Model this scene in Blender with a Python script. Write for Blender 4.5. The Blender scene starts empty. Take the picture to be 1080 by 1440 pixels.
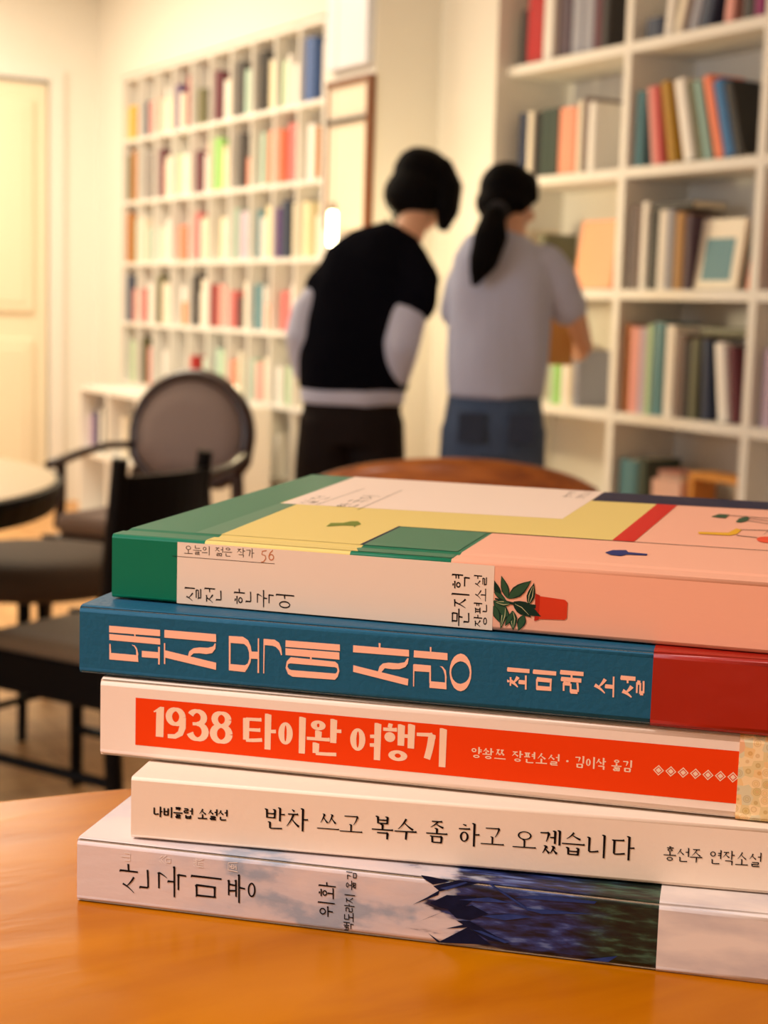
import bpy, bmesh, math, random
from mathutils import Vector, Matrix, noise

# ------------------------------------------------------------------ camera, light, exposure
SC = bpy.context.scene
COL = SC.collection
YAW, PITCH, ROLL = 30.65, 7.53, 1.72
cam_d = bpy.data.cameras.new('camera')
cam = bpy.data.objects.new('camera', cam_d); COL.objects.link(cam)
cam_d.sensor_fit = 'VERTICAL'; cam_d.sensor_height = 36.0
cam_d.lens = 36.0 * 2163 / 1440
cam_d.clip_start = 0.01
_y, _p, _r = map(math.radians, (YAW, PITCH, ROLL))
_f = Vector((math.sin(_y) * math.cos(_p), math.cos(_y) * math.cos(_p), -math.sin(_p)))
_rt = Vector((math.cos(_y), -math.sin(_y), 0)); _up = _rt.cross(_f)
_a = _rt * math.cos(_r) + _up * math.sin(_r); _b = _up * math.cos(_r) - _rt * math.sin(_r)
cam.matrix_world = Matrix(((_a.x, _b.x, -_f.x, 0), (_a.y, _b.y, -_f.y, 0), (_a.z, _b.z, -_f.z, 1.13), (0, 0, 0, 1)))
cam_d.dof.use_dof = True
cam_d.dof.focus_distance = 0.44
cam_d.dof.aperture_fstop = 18.5
cam_d.dof.aperture_blades = 0
SC.camera = cam
SC.view_settings.view_transform = 'Standard'; SC.view_settings.look = 'None'
SC.view_settings.gamma = 1; SC.view_settings.use_curve_mapping = False
SC.view_settings.exposure = 0.0
SC.cycles.max_bounces = 6; SC.cycles.use_denoising = True
w = bpy.data.worlds.new('world'); SC.world = w; w.use_nodes = True
w.node_tree.nodes['Background'].inputs[0].default_value = (1, .86, .66, 1)
w.node_tree.nodes['Background'].inputs[1].default_value = 0.3

def area(name, loc, size, power, color, rot=(0, 0, 0)):
    d = bpy.data.lights.new(name, 'AREA'); d.shape = 'RECTANGLE'; d.size, d.size_y = size
    d.energy = power; d.color = color
    o = bpy.data.objects.new(name, d); o.location = loc; o.rotation_euler = rot; COL.objects.link(o)
    o.visible_camera = True
    return o
WARM = (1.0, .87, .66); NEUT = (1.0, .88, .74); COOL = (.78, .89, 1.0)
area('ceiling_light_far', (1.3, 6.7, 2.86), (1.6, 2.0), 112, WARM)
area('ceiling_light_mid', (2.0, 5.0, 2.86), (.8, .5), 2.5, WARM)
nl = area('ceiling_light_near', (-1.34, .60, 2.86), (.4, .4), 50, (1.0, .89, .82))
nl.data.spread = math.radians(120)
area('window_daylight', (-2.45, 3.0, 1.65), (1.4, 2.0), 40, COOL, (0, math.radians(-90), 0))

area('fill_light_back', (-.6, -1.0, 2.86), (.8, .8), 6, (1.0, .89, .82))  # unseen lamp added as weak front fill for the spines

# ------------------------------------------------------------------ helpers
def mat(name, col, rough=.6, spec=.5, bump=0, bscale=60, var=0, vscale=8, metal=0, coat=0, emit=None, sheen=0):
    m = bpy.data.materials.get(name)
    if m: return m
    m = bpy.data.materials.new(name); m.use_nodes = True
    nt = m.node_tree; b = nt.nodes['Principled BSDF']
    b.inputs['Base Color'].default_value = (*col, 1); b.inputs['Roughness'].default_value = rough
    b.inputs['Specular IOR Level'].default_value = spec; b.inputs['Metallic'].default_value = metal
    if spec < .34: b.inputs['IOR'].default_value = 1.24
    b.inputs['Coat Weight'].default_value = coat; b.inputs['Coat Roughness'].default_value = .12
    b.inputs['Sheen Weight'].default_value = sheen
    if emit: b.inputs['Emission Color'].default_value = (*emit[0], 1); b.inputs['Emission Strength'].default_value = emit[1]
    tc = nt.nodes.new('ShaderNodeTexCoord')
    if var:
        n = nt.nodes.new('ShaderNodeTexNoise'); n.inputs['Scale'].default_value = vscale
        nt.links.new(tc.outputs['Object'], n.inputs['Vector'])
        mx = nt.nodes.new('ShaderNodeMix'); mx.data_type = 'RGBA'
        mx.inputs[6].default_value = (*[c * (1 - var) for c in col], 1); mx.inputs[7].default_value = (*[min(1, c * (1 + var)) for c in col], 1)
        nt.links.new(n.outputs[0], mx.inputs[0]); nt.links.new(mx.outputs[2], b.inputs['Base Color'])
    if bump:
        n = nt.nodes.new('ShaderNodeTexNoise'); n.inputs['Scale'].default_value = bscale
        nt.links.new(tc.outputs['Object'], n.inputs['Vector'])
        bp = nt.nodes.new('ShaderNodeBump'); bp.inputs['Strength'].default_value = bump; bp.inputs['Distance'].default_value = .01
        nt.links.new(n.outputs[0], bp.inputs['Height']); nt.links.new(bp.outputs[0], b.inputs['Normal'])
    return m

def sr(r, g, b):  # 0..255 display values to linear
    f = lambda c: (c / 255 / 12.92) if c <= 10 else ((c / 255 + .055) / 1.055) ** 2.4
    return (f(r), f(g), f(b))

def link(name, me, m=None, parent=None, loc=None):
    o = bpy.data.objects.new(name, me); COL.objects.link(o)
    if m is not None:
        for mm in (m if isinstance(m, (list, tuple)) else [m]): me.materials.append(mm)
    if parent: o.parent = parent
    if loc: o.location = loc
    return o

def build(name, bm, m=None, parent=None, smooth=False, loc=None):
    me = bpy.data.meshes.new(name); bmesh.ops.recalc_face_normals(bm, faces=bm.faces); bm.to_mesh(me); bm.free()
    if smooth:
        for p in me.polygons: p.use_smooth = True
    return link(name, me, m, parent, loc)

def tag(o, label=None, cat=None, group=None, kind=None):
    if label: o['label'] = label
    if cat: o['category'] = cat
    if group: o['group'] = group
    if kind: o['kind'] = kind
    return o

def thing(name, label, cat, loc=(0, 0, 0), rz=0, group=None):
    o = bpy.data.objects.new(name, None); COL.objects.link(o); o.empty_display_size = .05
    o.location = loc; o.rotation_euler = (0, 0, rz)
    return tag(o, label, cat, group)

def bx(bm, x0, x1, y0, y1, z0, z1, bev=0):
    r = bmesh.ops.create_cube(bm, size=1)
    vs = r['verts']
    for v in vs:
        v.co = Vector((x0 + (v.co.x + .5) * (x1 - x0), y0 + (v.co.y + .5) * (y1 - y0), z0 + (v.co.z + .5) * (z1 - z0)))
    if bev:
        es = {e for v in vs for e in v.link_edges}
        bmesh.ops.bevel(bm, geom=list(es), offset=bev, segments=2, affect='EDGES', profile=.5)
    return bm

def box(name, x0, x1, y0, y1, z0, z1, m, parent=None, bev=0.0):
    return build(name, bx(bmesh.new(), x0, x1, y0, y1, z0, z1, bev), m, parent)

def tube(bm, pts, ra, rb=None, lat=None, seg=12, cap=True):
    """elliptical rings along pts; ra/rb lists or numbers (half widths along lat and across it)."""
    n = len(pts); pts = [Vector(p) for p in pts]
    ra = ra if isinstance(ra, (list, tuple)) else [ra] * n
    rb = ra if rb is None else (rb if isinstance(rb, (list, tuple)) else [rb] * n)
    rings = []
    L = Vector(lat) if lat is not None else None
    for i, p in enumerate(pts):
        t = (pts[min(i + 1, n - 1)] - pts[max(i - 1, 0)]).normalized()
        l = L if L is not None else (Vector((0, 0, 1)) if abs(t.z) < .9 else Vector((1, 0, 0)))
        l = (l - t * l.dot(t)).normalized(); k = t.cross(l)
        rings.append([bm.verts.new(p + l * ra[i] * math.cos(2 * math.pi * j / seg) + k * rb[i] * math.sin(2 * math.pi * j / seg)) for j in range(seg)])
    for a, b in zip(rings, rings[1:]):
        for j in range(seg): bm.faces.new((a[j], a[(j + 1) % seg], b[(j + 1) % seg], b[j]))
    if cap: bm.faces.new(rings[0][::-1]); bm.faces.new(rings[-1])
    return bm

def cyl(bm, c, r0, r1, h, seg=24):
    return tube(bm, [(c[0], c[1], c[2]), (c[0], c[1], c[2] + h)], [r0, r1], lat=(1, 0, 0), seg=seg)

def ell(bm, c, r, rot=None, seg=16):
    r_ = bmesh.ops.create_uvsphere(bm, u_segments=seg, v_segments=max(8, seg // 2), radius=1)
    M = Matrix.Translation(Vector(c)) @ (rot.to_4x4() if rot is not None else Matrix.Identity(4)) @ Matrix.Diagonal((r[0], r[1], r[2], 1))
    bmesh.ops.transform(bm, matrix=M, verts=r_['verts'])
    return bm

_LAY = [0]
def flat(bm, poly, y):  # polygon of (u,w) in mm on a spine plane at depth y; overlapping strokes lie a few microns apart
    _LAY[0] = (_LAY[0] + 1) % 12; y = y - _LAY[0] * .000003
    try: bm.faces.new([bm.verts.new((u / 1000, y, w_ / 1000)) for u, w_ in poly])
    except ValueError: pass

# ------------------------------------------------------------------ Hangul stroke lettering
CHO = 'ㄱㄲㄴㄷㄸㄹㅁㅂㅃㅅㅆㅇㅈㅉㅊㅋㅌㅍㅎ'
JUNG = 'ㅏㅐㅑㅒㅓㅔㅕㅖㅗㅘㅙㅚㅛㅜㅝㅞㅟㅠㅡㅢㅣ'
JONG = ['', 'ㄱ', 'ㄲ', 'ㄳ', 'ㄴ', 'ㄵ', 'ㄶ', 'ㄷ', 'ㄹ', 'ㄺ', 'ㄻ', 'ㄼ', 'ㄽ', 'ㄾ', 'ㄿ', 'ㅀ', 'ㅁ', 'ㅂ', 'ㅄ', 'ㅅ', 'ㅆ', 'ㅇ', 'ㅈ', 'ㅊ', 'ㅋ', 'ㅌ', 'ㅍ', 'ㅎ']
CON = {  # strokes: list of point lists, 'o' = ring (cx,cy,rx,ry)
 'ㄱ': [[(.05, .92), (.92, .95)], [(.9, .95), (.84, .45), (.66, 0)]],
 'ㄱf': [[(.05, .9), (.93, .92)], [(.9, .92), (.88, 0)]],
 'ㄴ': [[(.1, 1), (.1, .1)], [(.1, .08), (.5, .08), (1, .16)]],
 'ㄷ': [[(.12, .92), (.92, .95)], [(.14, .92), (.14, .08)], [(.14, .06), (.5, .06), (1, .14)]],
 'ㄹ': [[(.1, .95), (.88, .97)], [(.86, .97), (.85, .54)], [(.86, .52), (.12, .5)], [(.12, .5), (.12, .06)], [(.12, .04), (.5, .04), (1, .1)]],
 'ㅁ': [[(.12, .95), (.14, 0)], [(.1, .93), (.9, .95)], [(.88, .95), (.86, 0)], [(.14, .06), (.88, .06)]],
 'ㅂ': [[(.12, 1), (.14, 0)], [(.88, 1), (.86, 0)], [(.14, .52), (.88, .53)], [(.14, .06), (.88, .06)]],
 'ㅅ': [[(.52, 1), (.36, .5), (0, .02)], [(.42, .62), (.66, .28), (1, .04)]],
 'ㅇ': ['o', (.5, .5, .44, .46)],
 'ㅈ': [[(.08, .93), (.9, .95)], [(.56, .93), (.38, .45), (.0, .02)], [(.44, .55), (.68, .24), (1, .04)]],
 'ㅊ': [[(.4, 1.12), (.6, 1.0)], [(.08, .8), (.92, .82)], [(.54, .8), (.38, .4), (0, 0)], [(.44, .46), (.68, .2), (1, .02)]],
 'ㅋ': [[(.05, .92), (.92, .95)], [(.9, .95), (.84, .45), (.66, 0)], [(.08, .5), (.86, .54)]],
 'ㅌ': [[(.12, .94), (.95, .96)], [(.13, .94), (.14, .06)], [(.14, .5), (.9, .52)], [(.14, .05), (.5, .05), (1, .12)]],
 'ㅍ': [[(.05, .92), (.95, .94)], [(.32, .92), (.36, .1)], [(.7, .92), (.66, .1)], [(0, .05), (1, .1)]],
 'ㅎ': [[(.36, 1.12), (.64, 1.05)], [(.04, .82), (.96, .84)], 'o', (.5, .33, .36, .33)],
}
VV = {  # vertical vowels in their own box (0..1 wide, 0..1 tall)
 'ㅏ': [[(.25, 1), (.25, 0)], [(.25, .52), (.95, .54)]], 'ㅑ': [[(.25, 1), (.25, 0)], [(.25, .62), (.95, .64)], [(.25, .36), (.95, .38)]],
 'ㅓ': [[(.8, 1), (.8, 0)], [(.1, .52), (.8, .54)]], 'ㅕ': [[(.8, 1), (.8, 0)], [(.1, .64), (.8, .66)], [(.1, .4), (.8, .42)]],
 'ㅐ': [[(.12, .95), (.12, .08)], [(.12, .5), (.8, .52)], [(.82, 1), (.82, 0)]], 'ㅔ': [[(.42, .95), (.42, .08)], [(-.1, .5), (.42, .52)], [(.9, 1), (.9, 0)]],
 'ㅖ': [[(.42, .95), (.42, .08)], [(-.1, .6), (.42, .62)], [(-.1, .4), (.42, .42)], [(.9, 1), (.9, 0)]],
 'ㅣ': [[(.6, 1), (.6, 0)]],
}
HV = {
 'ㅗ': [[(.5, 1), (.5, .16)], [(0, .1), (1, .16)]], 'ㅛ': [[(.34, 1), (.34, .16)], [(.66, 1), (.66, .16)], [(0, .1), (1, .16)]],
 'ㅜ': [[(0, .8), (1, .86)], [(.54, .82), (.52, 0)]], 'ㅠ': [[(0, .8), (1, .86)], [(.36, .82), (.32, 0)], [(.66, .82), (.66, 0)]],
 'ㅡ': [[(0, .45), (1, .5)]],
}
MIX = {'ㅘ': ('ㅗ', 'ㅏ'), 'ㅙ': ('ㅗ', 'ㅐ'), 'ㅚ': ('ㅗ', 'ㅣ'), 'ㅝ': ('ㅜ', 'ㅓ'), 'ㅞ': ('ㅜ', 'ㅔ'), 'ㅟ': ('ㅜ', 'ㅣ'), 'ㅢ': ('ㅡ', 'ㅣ')}
DBL = {'ㅆ': 'ㅅㅅ', 'ㅉ': 'ㅈㅈ', 'ㄻ': 'ㄹㅁ', 'ㄳ': 'ㄱㅅ', 'ㄲ': 'ㄱㄱ'}

def put(strokes, b, out):
    x0, x1, y0, y1 = b; i = 0
    while i < len(strokes):
        s = strokes[i]
        if s == 'o':
            cx, cy, rx, ry = strokes[i + 1]
            out.append(('o', x0 + cx * (x1 - x0), y0 + cy * (y1 - y0), rx * (x1 - x0), ry * (y1 - y0))); i += 2; continue
        out.append([(x0 + px * (x1 - x0), y0 + py * (y1 - y0)) for px, py in s]); i += 1

def cons(c, b, out, fin=False):
    if c in DBL:
        x0, x1, y0, y1 = b; m = (x0 + x1) / 2; g = (x1 - x0) * .03
        cons(DBL[c][0], (x0, m - g, y0, y1), out, fin); cons(DBL[c][1], (m + g, x1, y0, y1), out, fin); return
    put(CON['ㄱf' if (c == 'ㄱ' and fin) else c], b, out)

def syllable(ch):
    out = []; k = ord(ch) - 0xAC00
    c, v, f = CHO[k // 588], JUNG[(k % 588) // 28], JONG[k % 28]
    if v in VV:
        wide = v in 'ㅐㅔㅖ'
        vx = (.56 if wide else .66, 1.0)
        if f: cons(c, (.04, .56 if not wide else .5, .5, .9), out); put(VV[v], (*vx, .38, 1), out); cons(f, (.2, .86, 0, .31), out, True)
        else: cons(c, (.03, .58 if not wide else .5, .18, .86), out); put(VV[v], (*vx, 0, 1), out)
    elif v in HV:
        if f:
            cons(c, (.2, .8, .68, .98), out); put(HV[v], (0, 1, .38, .64) if v != 'ㅡ' else (0, 1, .4, .56), out); cons(f, (.22, .8, 0, .3), out, True)
        else:
            cons(c, (.16, .84, .46, .96), out); put(HV[v], (0, 1, .02, .46) if v != 'ㅡ' else (0, 1, .04, .26), out)
    else:
        h, v2 = MIX[v]
        if f: cons(c, (.08, .56, .66, .96), out); put(HV[h], (0, .66, .4, .64), out); put(VV[v2], (.68, 1, .36, 1), out); cons(f, (.2, .86, 0, .3), out, True)
        else: cons(c, (.08, .56, .5, .92), out); put(HV[h], (0, .66, .1, .46), out); put(VV[v2], (.68, 1, 0, 1), out)
    return out

def ribbon(bm, pts, ws, y, tr):
    n = len(pts); L = []; Rr = []
    for i in range(n):
        a = Vector(pts[max(i - 1, 0)]); b = Vector(pts[min(i + 1, n - 1)]); d = (b - a)
        if d.length < 1e-9: return
        d.normalize(); nrm = Vector((-d.y, d.x)) * ws[i] / 2; p = Vector(pts[i])
        L.append(p + nrm); Rr.append(p - nrm)
    for i in range(n - 1):
        flat(bm, [tr(*L[i]), tr(*L[i + 1]), tr(*Rr[i + 1]), tr(*Rr[i])], y)

def glyph(bm, strokes, tr, aspect, vw, hw, y, serif=1.0, diag=True):
    """strokes in unit box; tr maps unit box to (u,w) mm; vw/hw: widths of vertical and horizontal strokes, in units of glyph height"""
    for s in strokes:
        if s[0] == 'o':
            _, cx, cy, rx, ry = s; N = 24; ps = [(cx + rx * math.cos(2 * math.pi * i / N), cy + ry * math.sin(2 * math.pi * i / N)) for i in range(N)]
            q = [(cx + (rx - (vw * .9) * aspect) * math.cos(2 * math.pi * i / N), cy + (ry - max(hw, vw * .45)) * math.sin(2 * math.pi * i / N)) for i in range(N)]
            for i in range(N):
                j = (i + 1) % N; flat(bm, [tr(*ps[i]), tr(*ps[j]), tr(*q[j]), tr(*q[i])], y)
            continue
        P2 = [(x / aspect, yy) for x, yy in s]  # metric space: unit = glyph height
        t2 = lambda x, yy: tr(x * aspect, yy)
        dx = P2[-1][0] - P2[0][0]; dy = P2[-1][1] - P2[0][1]; ln = math.hypot(dx, dy)
        steep = abs(dy) / ln
        if len(s) == 3:  # bend into a curve
            a, c, b = P2; P2 = [(a[0] * (1 - t) ** 2 + 2 * c[0] * t * (1 - t) + b[0] * t * t, a[1] * (1 - t) ** 2 + 2 * c[1] * t * (1 - t) + b[1] * t * t) for t in [i / 6 for i in range(7)]]
        w0 = hw + (vw - hw) * steep
        if .3 < steep < .97 and diag:
            left = dx < 0; ws = [w0 * ((1.05 - .75 * i / (len(P2) - 1)) if left else (.45 + .75 * i / (len(P2) - 1))) for i in range(len(P2))]
        elif steep <= .3: ws = [w0 * (1 + .25 * serif * (i / (len(P2) - 1))) for i in range(len(P2))]
        else: ws = [w0 * (1.0 - .18 * serif * (i / (len(P2) - 1))) for i in range(len(P2))]
        ribbon(bm, P2, ws, y, t2)
        if serif and steep > .9 and ln > .2:  # slanted head
            x, yy = P2[0]; k = serif * max(vw, .05)
            flat(bm, [t2(x - k * 1.15, yy + k * .25), t2(x - k * .3, yy + k * .35), t2(x + vw / 2, yy), t2(x + vw / 2, yy - k * 1.1), t2(x - vw / 2, yy - k * .3), t2(x - k * .8, yy - k * .25)], y)
        if serif and steep <= .3 and len(s) == 2 and ln > .25:  # triangle finish
            x, yy = P2[-1]; k = serif * hw
            flat(bm, [t2(x - k * 1.9, yy + hw * .45), t2(x - k * .5, yy + hw * .5 + k * .55), t2(x + k * .15, yy - hw * .1), t2(x - k * .3, yy - hw * .6)], y)

def put_glyph(bm, ch, u0, u1, w0, w1, vw, hw, y, rot=False, serif=1.0, st=None):
    st = st or syllable(ch)
    if rot: tr = lambda a, b: (u0 + (1 - b) * (u1 - u0), w0 + a * (w1 - w0)); asp = (u1 - u0) / (w1 - w0)
    else: tr = lambda a, b: (u0 + a * (u1 - u0), w0 + b * (w1 - w0)); asp = (w1 - w0) / (u1 - u0)
    # vertical reading on a rotated glyph keeps its own up direction along -u
    glyph(bm, st, tr, asp, vw, hw, y, serif)

def text_line(bm, s, a, b, h, vw, hw, y, serif=1.0, space=.45, gap=.06):
    """horizontal line from a=(u,w) to b=(u,w) baseline, glyph height h"""
    n = sum(space if c == ' ' else 1 for c in s); adv = (b[0] - a[0]) / (n - gap); x = a[0]
    for c in s:
        if c == ' ': x += adv * space; continue
        t = (x - a[0]) / (b[0] - a[0]); w0 = a[1] + (b[1] - a[1]) * t
        if c == '·':
            flat(bm, [(x + adv * .5 + adv * .1 * math.cos(k), w0 + h * .5 + h * .1 * math.sin(k)) for k in [i * math.pi / 4 for i in range(8)]], y)
        else: put_glyph(bm, c, x, x + adv * (1 - gap), w0, w0 + h, vw, hw, y, False, serif)
        x += adv
# ------------------------------------------------------------------ the five stacked books
def cover_profile(W, th, t, r):
    o = [(W, 0), (r, 0)] + [(r - r * math.sin(a), r - r * math.cos(a)) for a in [math.pi / 8, math.pi / 4, 3 * math.pi / 8]] + [(0, r)]
    o += [(0, th - r)] + [(r - r * math.cos(a), th - r + r * math.sin(a)) for a in [math.pi / 8, math.pi / 4, 3 * math.pi / 8]] + [(r, th), (W, th)]
    return o, [(W, th - t), (t, th - t), (t, t), (W, t)]

def wrap(name, L0, L1, W, th, t, r, m, parent, groove=0, off=0.0):
    """folded cover or band: the spine faces -y, the boards run along +y"""
    o, i = cover_profile(W, th, t, r)
    if groove:  # pressed hinge line along both boards
        k = [(groove + .004, 0), (groove + .002, .0004), (groove, .0004), (groove - .002, 0)]
        o = [o[0]] + k + o[1:-1] + [(y, th - z) for y, z in k[::-1]] + [o[-1]]
    if off: o = [(y - off if y < W - 1e-6 else y, z + (off if z > th / 2 else -off)) for y, z in o]
    P = o + i; bm = bmesh.new()
    A = [bm.verts.new((L0, y, z)) for y, z in P]; B = [bm.verts.new((L1, y, z)) for y, z in P]
    n = len(P)
    for j in range(n): bm.faces.new((A[j], A[(j + 1) % n], B[(j + 1) % n], B[j]))
    for V in (A, B):
        es = [e for j in range(n) for e in [bm.edges.get((V[j], V[(j + 1) % n]))] if e]
        bmesh.ops.triangle_fill(bm, edges=es, use_beauty=True)
    ob = build(name, bm, m, parent)
    for p in ob.data.polygons:
        p.use_smooth = abs(p.normal.x) < .5 and .05 < abs(p.normal.z) < .98
    return ob

def pages(L, W, th, t, parent, inset=.0006):
    m = bpy.data.materials.get('book_pages')
    if not m:
        m = mat('book_pages', sr(236, 222, 196), .9)
        nt = m.node_tree; tc = nt.nodes.new('ShaderNodeTexCoord'); mp = nt.nodes.new('ShaderNodeMapping'); mp.inputs[3].default_value = (3, 3, 4000)
        n = nt.nodes.new('ShaderNodeTexNoise'); n.inputs['Scale'].default_value = 1; bp = nt.nodes.new('ShaderNodeBump'); bp.inputs['Strength'].default_value = .5; bp.inputs['Distance'].default_value = .001
        nt.links.new(tc.outputs['Object'], mp.inputs[0]); nt.links.new(mp.outputs[0], n.inputs[0]); nt.links.new(n.outputs[0], bp.inputs['Height']); nt.links.new(bp.outputs[0], nt.nodes['Principled BSDF'].inputs['Normal'])
    return box('page_block', inset, L - inset, t, W - inset, t, th - t, m, parent)

def zone_mat(name, stops, rough=.4, along='X', bump=.12, bscale=900, noise_amt=0):
    """printed cover: flat colours in zones along the cover length (metres)"""
    m = bpy.data.materials.new(name); m.use_nodes = True; nt = m.node_tree; b = nt.nodes['Principled BSDF']
    tc = nt.nodes.new('ShaderNodeTexCoord'); sp = nt.nodes.new('ShaderNodeSeparateXYZ'); rp = nt.nodes.new('ShaderNodeValToRGB')
    ml = nt.nodes.new('ShaderNodeMath'); ml.operation = 'MULTIPLY'; ml.inputs[1].default_value = 4
    nt.links.new(tc.outputs['Object'], sp.inputs[0]); nt.links.new(sp.outputs[along], ml.inputs[0]); nt.links.new(ml.outputs[0], rp.inputs[0])
    rp.color_ramp.interpolation = 'CONSTANT'
    e = rp.color_ramp.elements
    while len(e) < len(stops): e.new(.5)
    for k, (p, c) in enumerate(stops): e[k].position = p * 4; e[k].color = (*c, 1)
    nt.links.new(rp.outputs[0], b.inputs['Base Color']); b.inputs['Roughness'].default_value = rough; b.inputs['IOR'].default_value = 1.25
    linen(nt, tc, b, bump, bscale)
    return m

def linen(nt, tc, b, bump, bscale):
    mp = nt.nodes.new('ShaderNodeMapping'); mp.inputs[3].default_value = (.25, 1, 1); n = nt.nodes.new('ShaderNodeTexNoise'); n.inputs['Scale'].default_value = bscale
    bp = nt.nodes.new('ShaderNodeBump'); bp.inputs['Strength'].default_value = bump; bp.inputs['Distance'].default_value = .0006
    nt.links.new(tc.outputs['Object'], mp.inputs[0]); nt.links.new(mp.outputs[0], n.inputs[0]); nt.links.new(n.outputs[0], bp.inputs['Height']); nt.links.new(bp.outputs[0], b.inputs['Normal'])

def pm(name, rgb, rough=.45): return mat(name, sr(*rgb), rough, .3)
INK = pm('black_ink', (22, 16, 18)); PINKINK = pm('peach_foil_ink', (255, 196, 170), .4); CREAMINK = pm('cream_ink', (250, 214, 186))
GRP = 'stack of five paperbacks on the wooden table'
# root x, y, z, rotation, thickness, length, depth
BOOKS = [(.1499, .4277, .9500, -.7563, .0205, .212, .146), (.1637, .4194, .9705, -.6994, .0193, .205, .150), (.1623, .4422, .9898, -.7596, .0253, .210, .150),
         (.1576, .4482, 1.0151, -.7730, .0220, .212, .170), (.1702, .4541, 1.0371, -.8090, .0203, .205, .197)]
LAB = ['pale misty landscape paperback with dark blue mountain spine, bottom of the stack on table', 'plain cream white paperback with black title, second from bottom of the stack',
       'white paperback with orange spine panel reading 1938, middle of the stack', 'teal blue paperback with peach lettering and red band, second from top of stack',
       'green and pink hardcover with potted plant on spine, topmost of the stack']
roots = [thing('book', LAB[k], 'book', (b[0], b[1], b[2]), b[3], GRP) for k, b in enumerate(BOOKS)]

# --- bottom book: misty landscape
def misty():
    m = bpy.data.materials.new('misty_landscape_print'); m.use_nodes = True; nt = m.node_tree; b = nt.nodes['Principled BSDF']; N = nt.nodes.new; Lk = nt.links.new
    tc = N('ShaderNodeTexCoord'); sp_ = N('ShaderNodeSeparateXYZ'); Lk(tc.outputs['Object'], sp_.inputs[0])
    def noise_(scale, mapping, detail=6):
        mp = N('ShaderNodeMapping'); mp.inputs[3].default_value = mapping; mp.inputs[2].default_value = (0, .45, 0); n = N('ShaderNodeTexNoise'); n.inputs['Scale'].default_value = scale; n.inputs['Detail'].default_value = detail
        Lk(tc.outputs['Object'], mp.inputs[0]); Lk(mp.outputs[0], n.inputs[0]); return n
    def math_(op, a, c, d=None):
        k = N('ShaderNodeMath'); k.operation = op; k.use_clamp = False
        for q, v in enumerate((a, c) + ((d,) if d is not None else ())):
            if isinstance(v, (int, float)): k.inputs[q].default_value = v
            else: Lk(v, k.inputs[q])
        return k.outputs[0]
    def ramp(f, st, mode='LINEAR'):
        r = N('ShaderNodeValToRGB'); r.color_ramp.interpolation = mode; e = r.color_ramp.elements
        while len(e) < len(st): e.new(.5)
        for q, (p, c) in enumerate(st): e[q].position = p; e[q].color = (*c, 1)
        Lk(f, r.inputs[0]); return r.outputs[0]
    def mix(f, a, c):
        k = N('ShaderNodeMix'); k.data_type = 'RGBA'; Lk(f, k.inputs[0]); Lk(a, k.inputs[6]); Lk(c, k.inputs[7]); return k.outputs[2]
    cloud = noise_(26, (1, 1, 1.4)); fine = noise_(260, (.35, 1, 1), 8)
    sky_f = math_('ADD', math_('MULTIPLY', cloud.outputs[0], 1.1), math_('MULTIPLY', sp_.outputs[0], 2.4))
    sky_f = math_('ADD', sky_f, math_('MULTIPLY', fine.outputs[0], .18))
    sky = ramp(sky_f, [(.70, sr(226, 208, 206)), (.84, sr(208, 198, 204)), (.90, sr(160, 168, 186)), (1.06, sr(172, 178, 192))])
    peaks = noise_(300, (.25, 1, 1), 9)
    strk = noise_(900, (.18, 1, .8), 5); pk = math_('ADD', math_('MULTIPLY', peaks.outputs[0], .7), math_('MULTIPLY', strk.outputs[0], .55))
    mt = ramp(pk, [(.52, sr(12, 15, 34)), (.62, sr(28, 38, 84)), (.70, sr(44, 62, 124)), (.78, sr(92, 112, 164))])
    gr = ramp(pk, [(.52, sr(12, 16, 16)), (.64, sr(26, 42, 32)), (.76, sr(60, 92, 74))])
    jag = noise_(70, (.6, 1, 2.2), 10)
    e1 = math_('ADD', sp_.outputs[0], math_('MULTIPLY', math_('SUBTRACT', jag.outputs[0], .5), .075))
    e1 = math_('SUBTRACT', e1, math_('MULTIPLY', sp_.outputs[2], -.35))
    f1 = ramp(e1, [(.117, (0, 0, 0)), (.119, (1, 1, 1))])
    f2 = ramp(math_('ADD', sp_.outputs[0], math_('MULTIPLY', math_('SUBTRACT', jag.outputs[0], .5), .05)), [(.150, (0, 0, 0)), (.158, (1, 1, 1))])
    Lk(mix(f1, sky, mix(f2, mt, gr)), b.inputs['Base Color']); b.inputs['Roughness'].default_value = .42
    bp = N('ShaderNodeBump'); bp.inputs['Strength'].default_value = .25; bp.inputs['Distance'].default_value = .0006; Lk(fine.outputs[0], bp.inputs['Height']); Lk(bp.outputs[0], b.inputs['Normal'])
    return m

def band_mist():
    m = mat('pale_mist_band_paper', sr(226, 214, 210), .4); nt = m.node_tree; b = nt.nodes['Principled BSDF']
    tc = nt.nodes.new('ShaderNodeTexCoord'); mp = nt.nodes.new('ShaderNodeMapping'); mp.inputs[3].default_value = (.5, 1, 1.6)
    n = nt.nodes.new('ShaderNodeTexNoise'); n.inputs['Scale'].default_value = 70; n.inputs['Detail'].default_value = 7
    r = nt.nodes.new('ShaderNodeValToRGB'); r.color_ramp.elements[0].position = .35; r.color_ramp.elements[0].color = (*sr(205, 194, 194), 1); r.color_ramp.elements[1].position = .6; r.color_ramp.elements[1].color = (*sr(236, 222, 214), 1)
    nt.links.new(tc.outputs['Object'], mp.inputs[0]); nt.links.new(mp.outputs[0], n.inputs[0]); nt.links.new(n.outputs[0], r.inputs[0]); nt.links.new(r.outputs[0], b.inputs['Base Color'])
    return m

OFF = -.00012
def lettering(k, fn, m, name='lettering', y=OFF):
    bm = bmesh.new(); fn(bm, y); return build(name, bm, m, roots[k])

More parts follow.
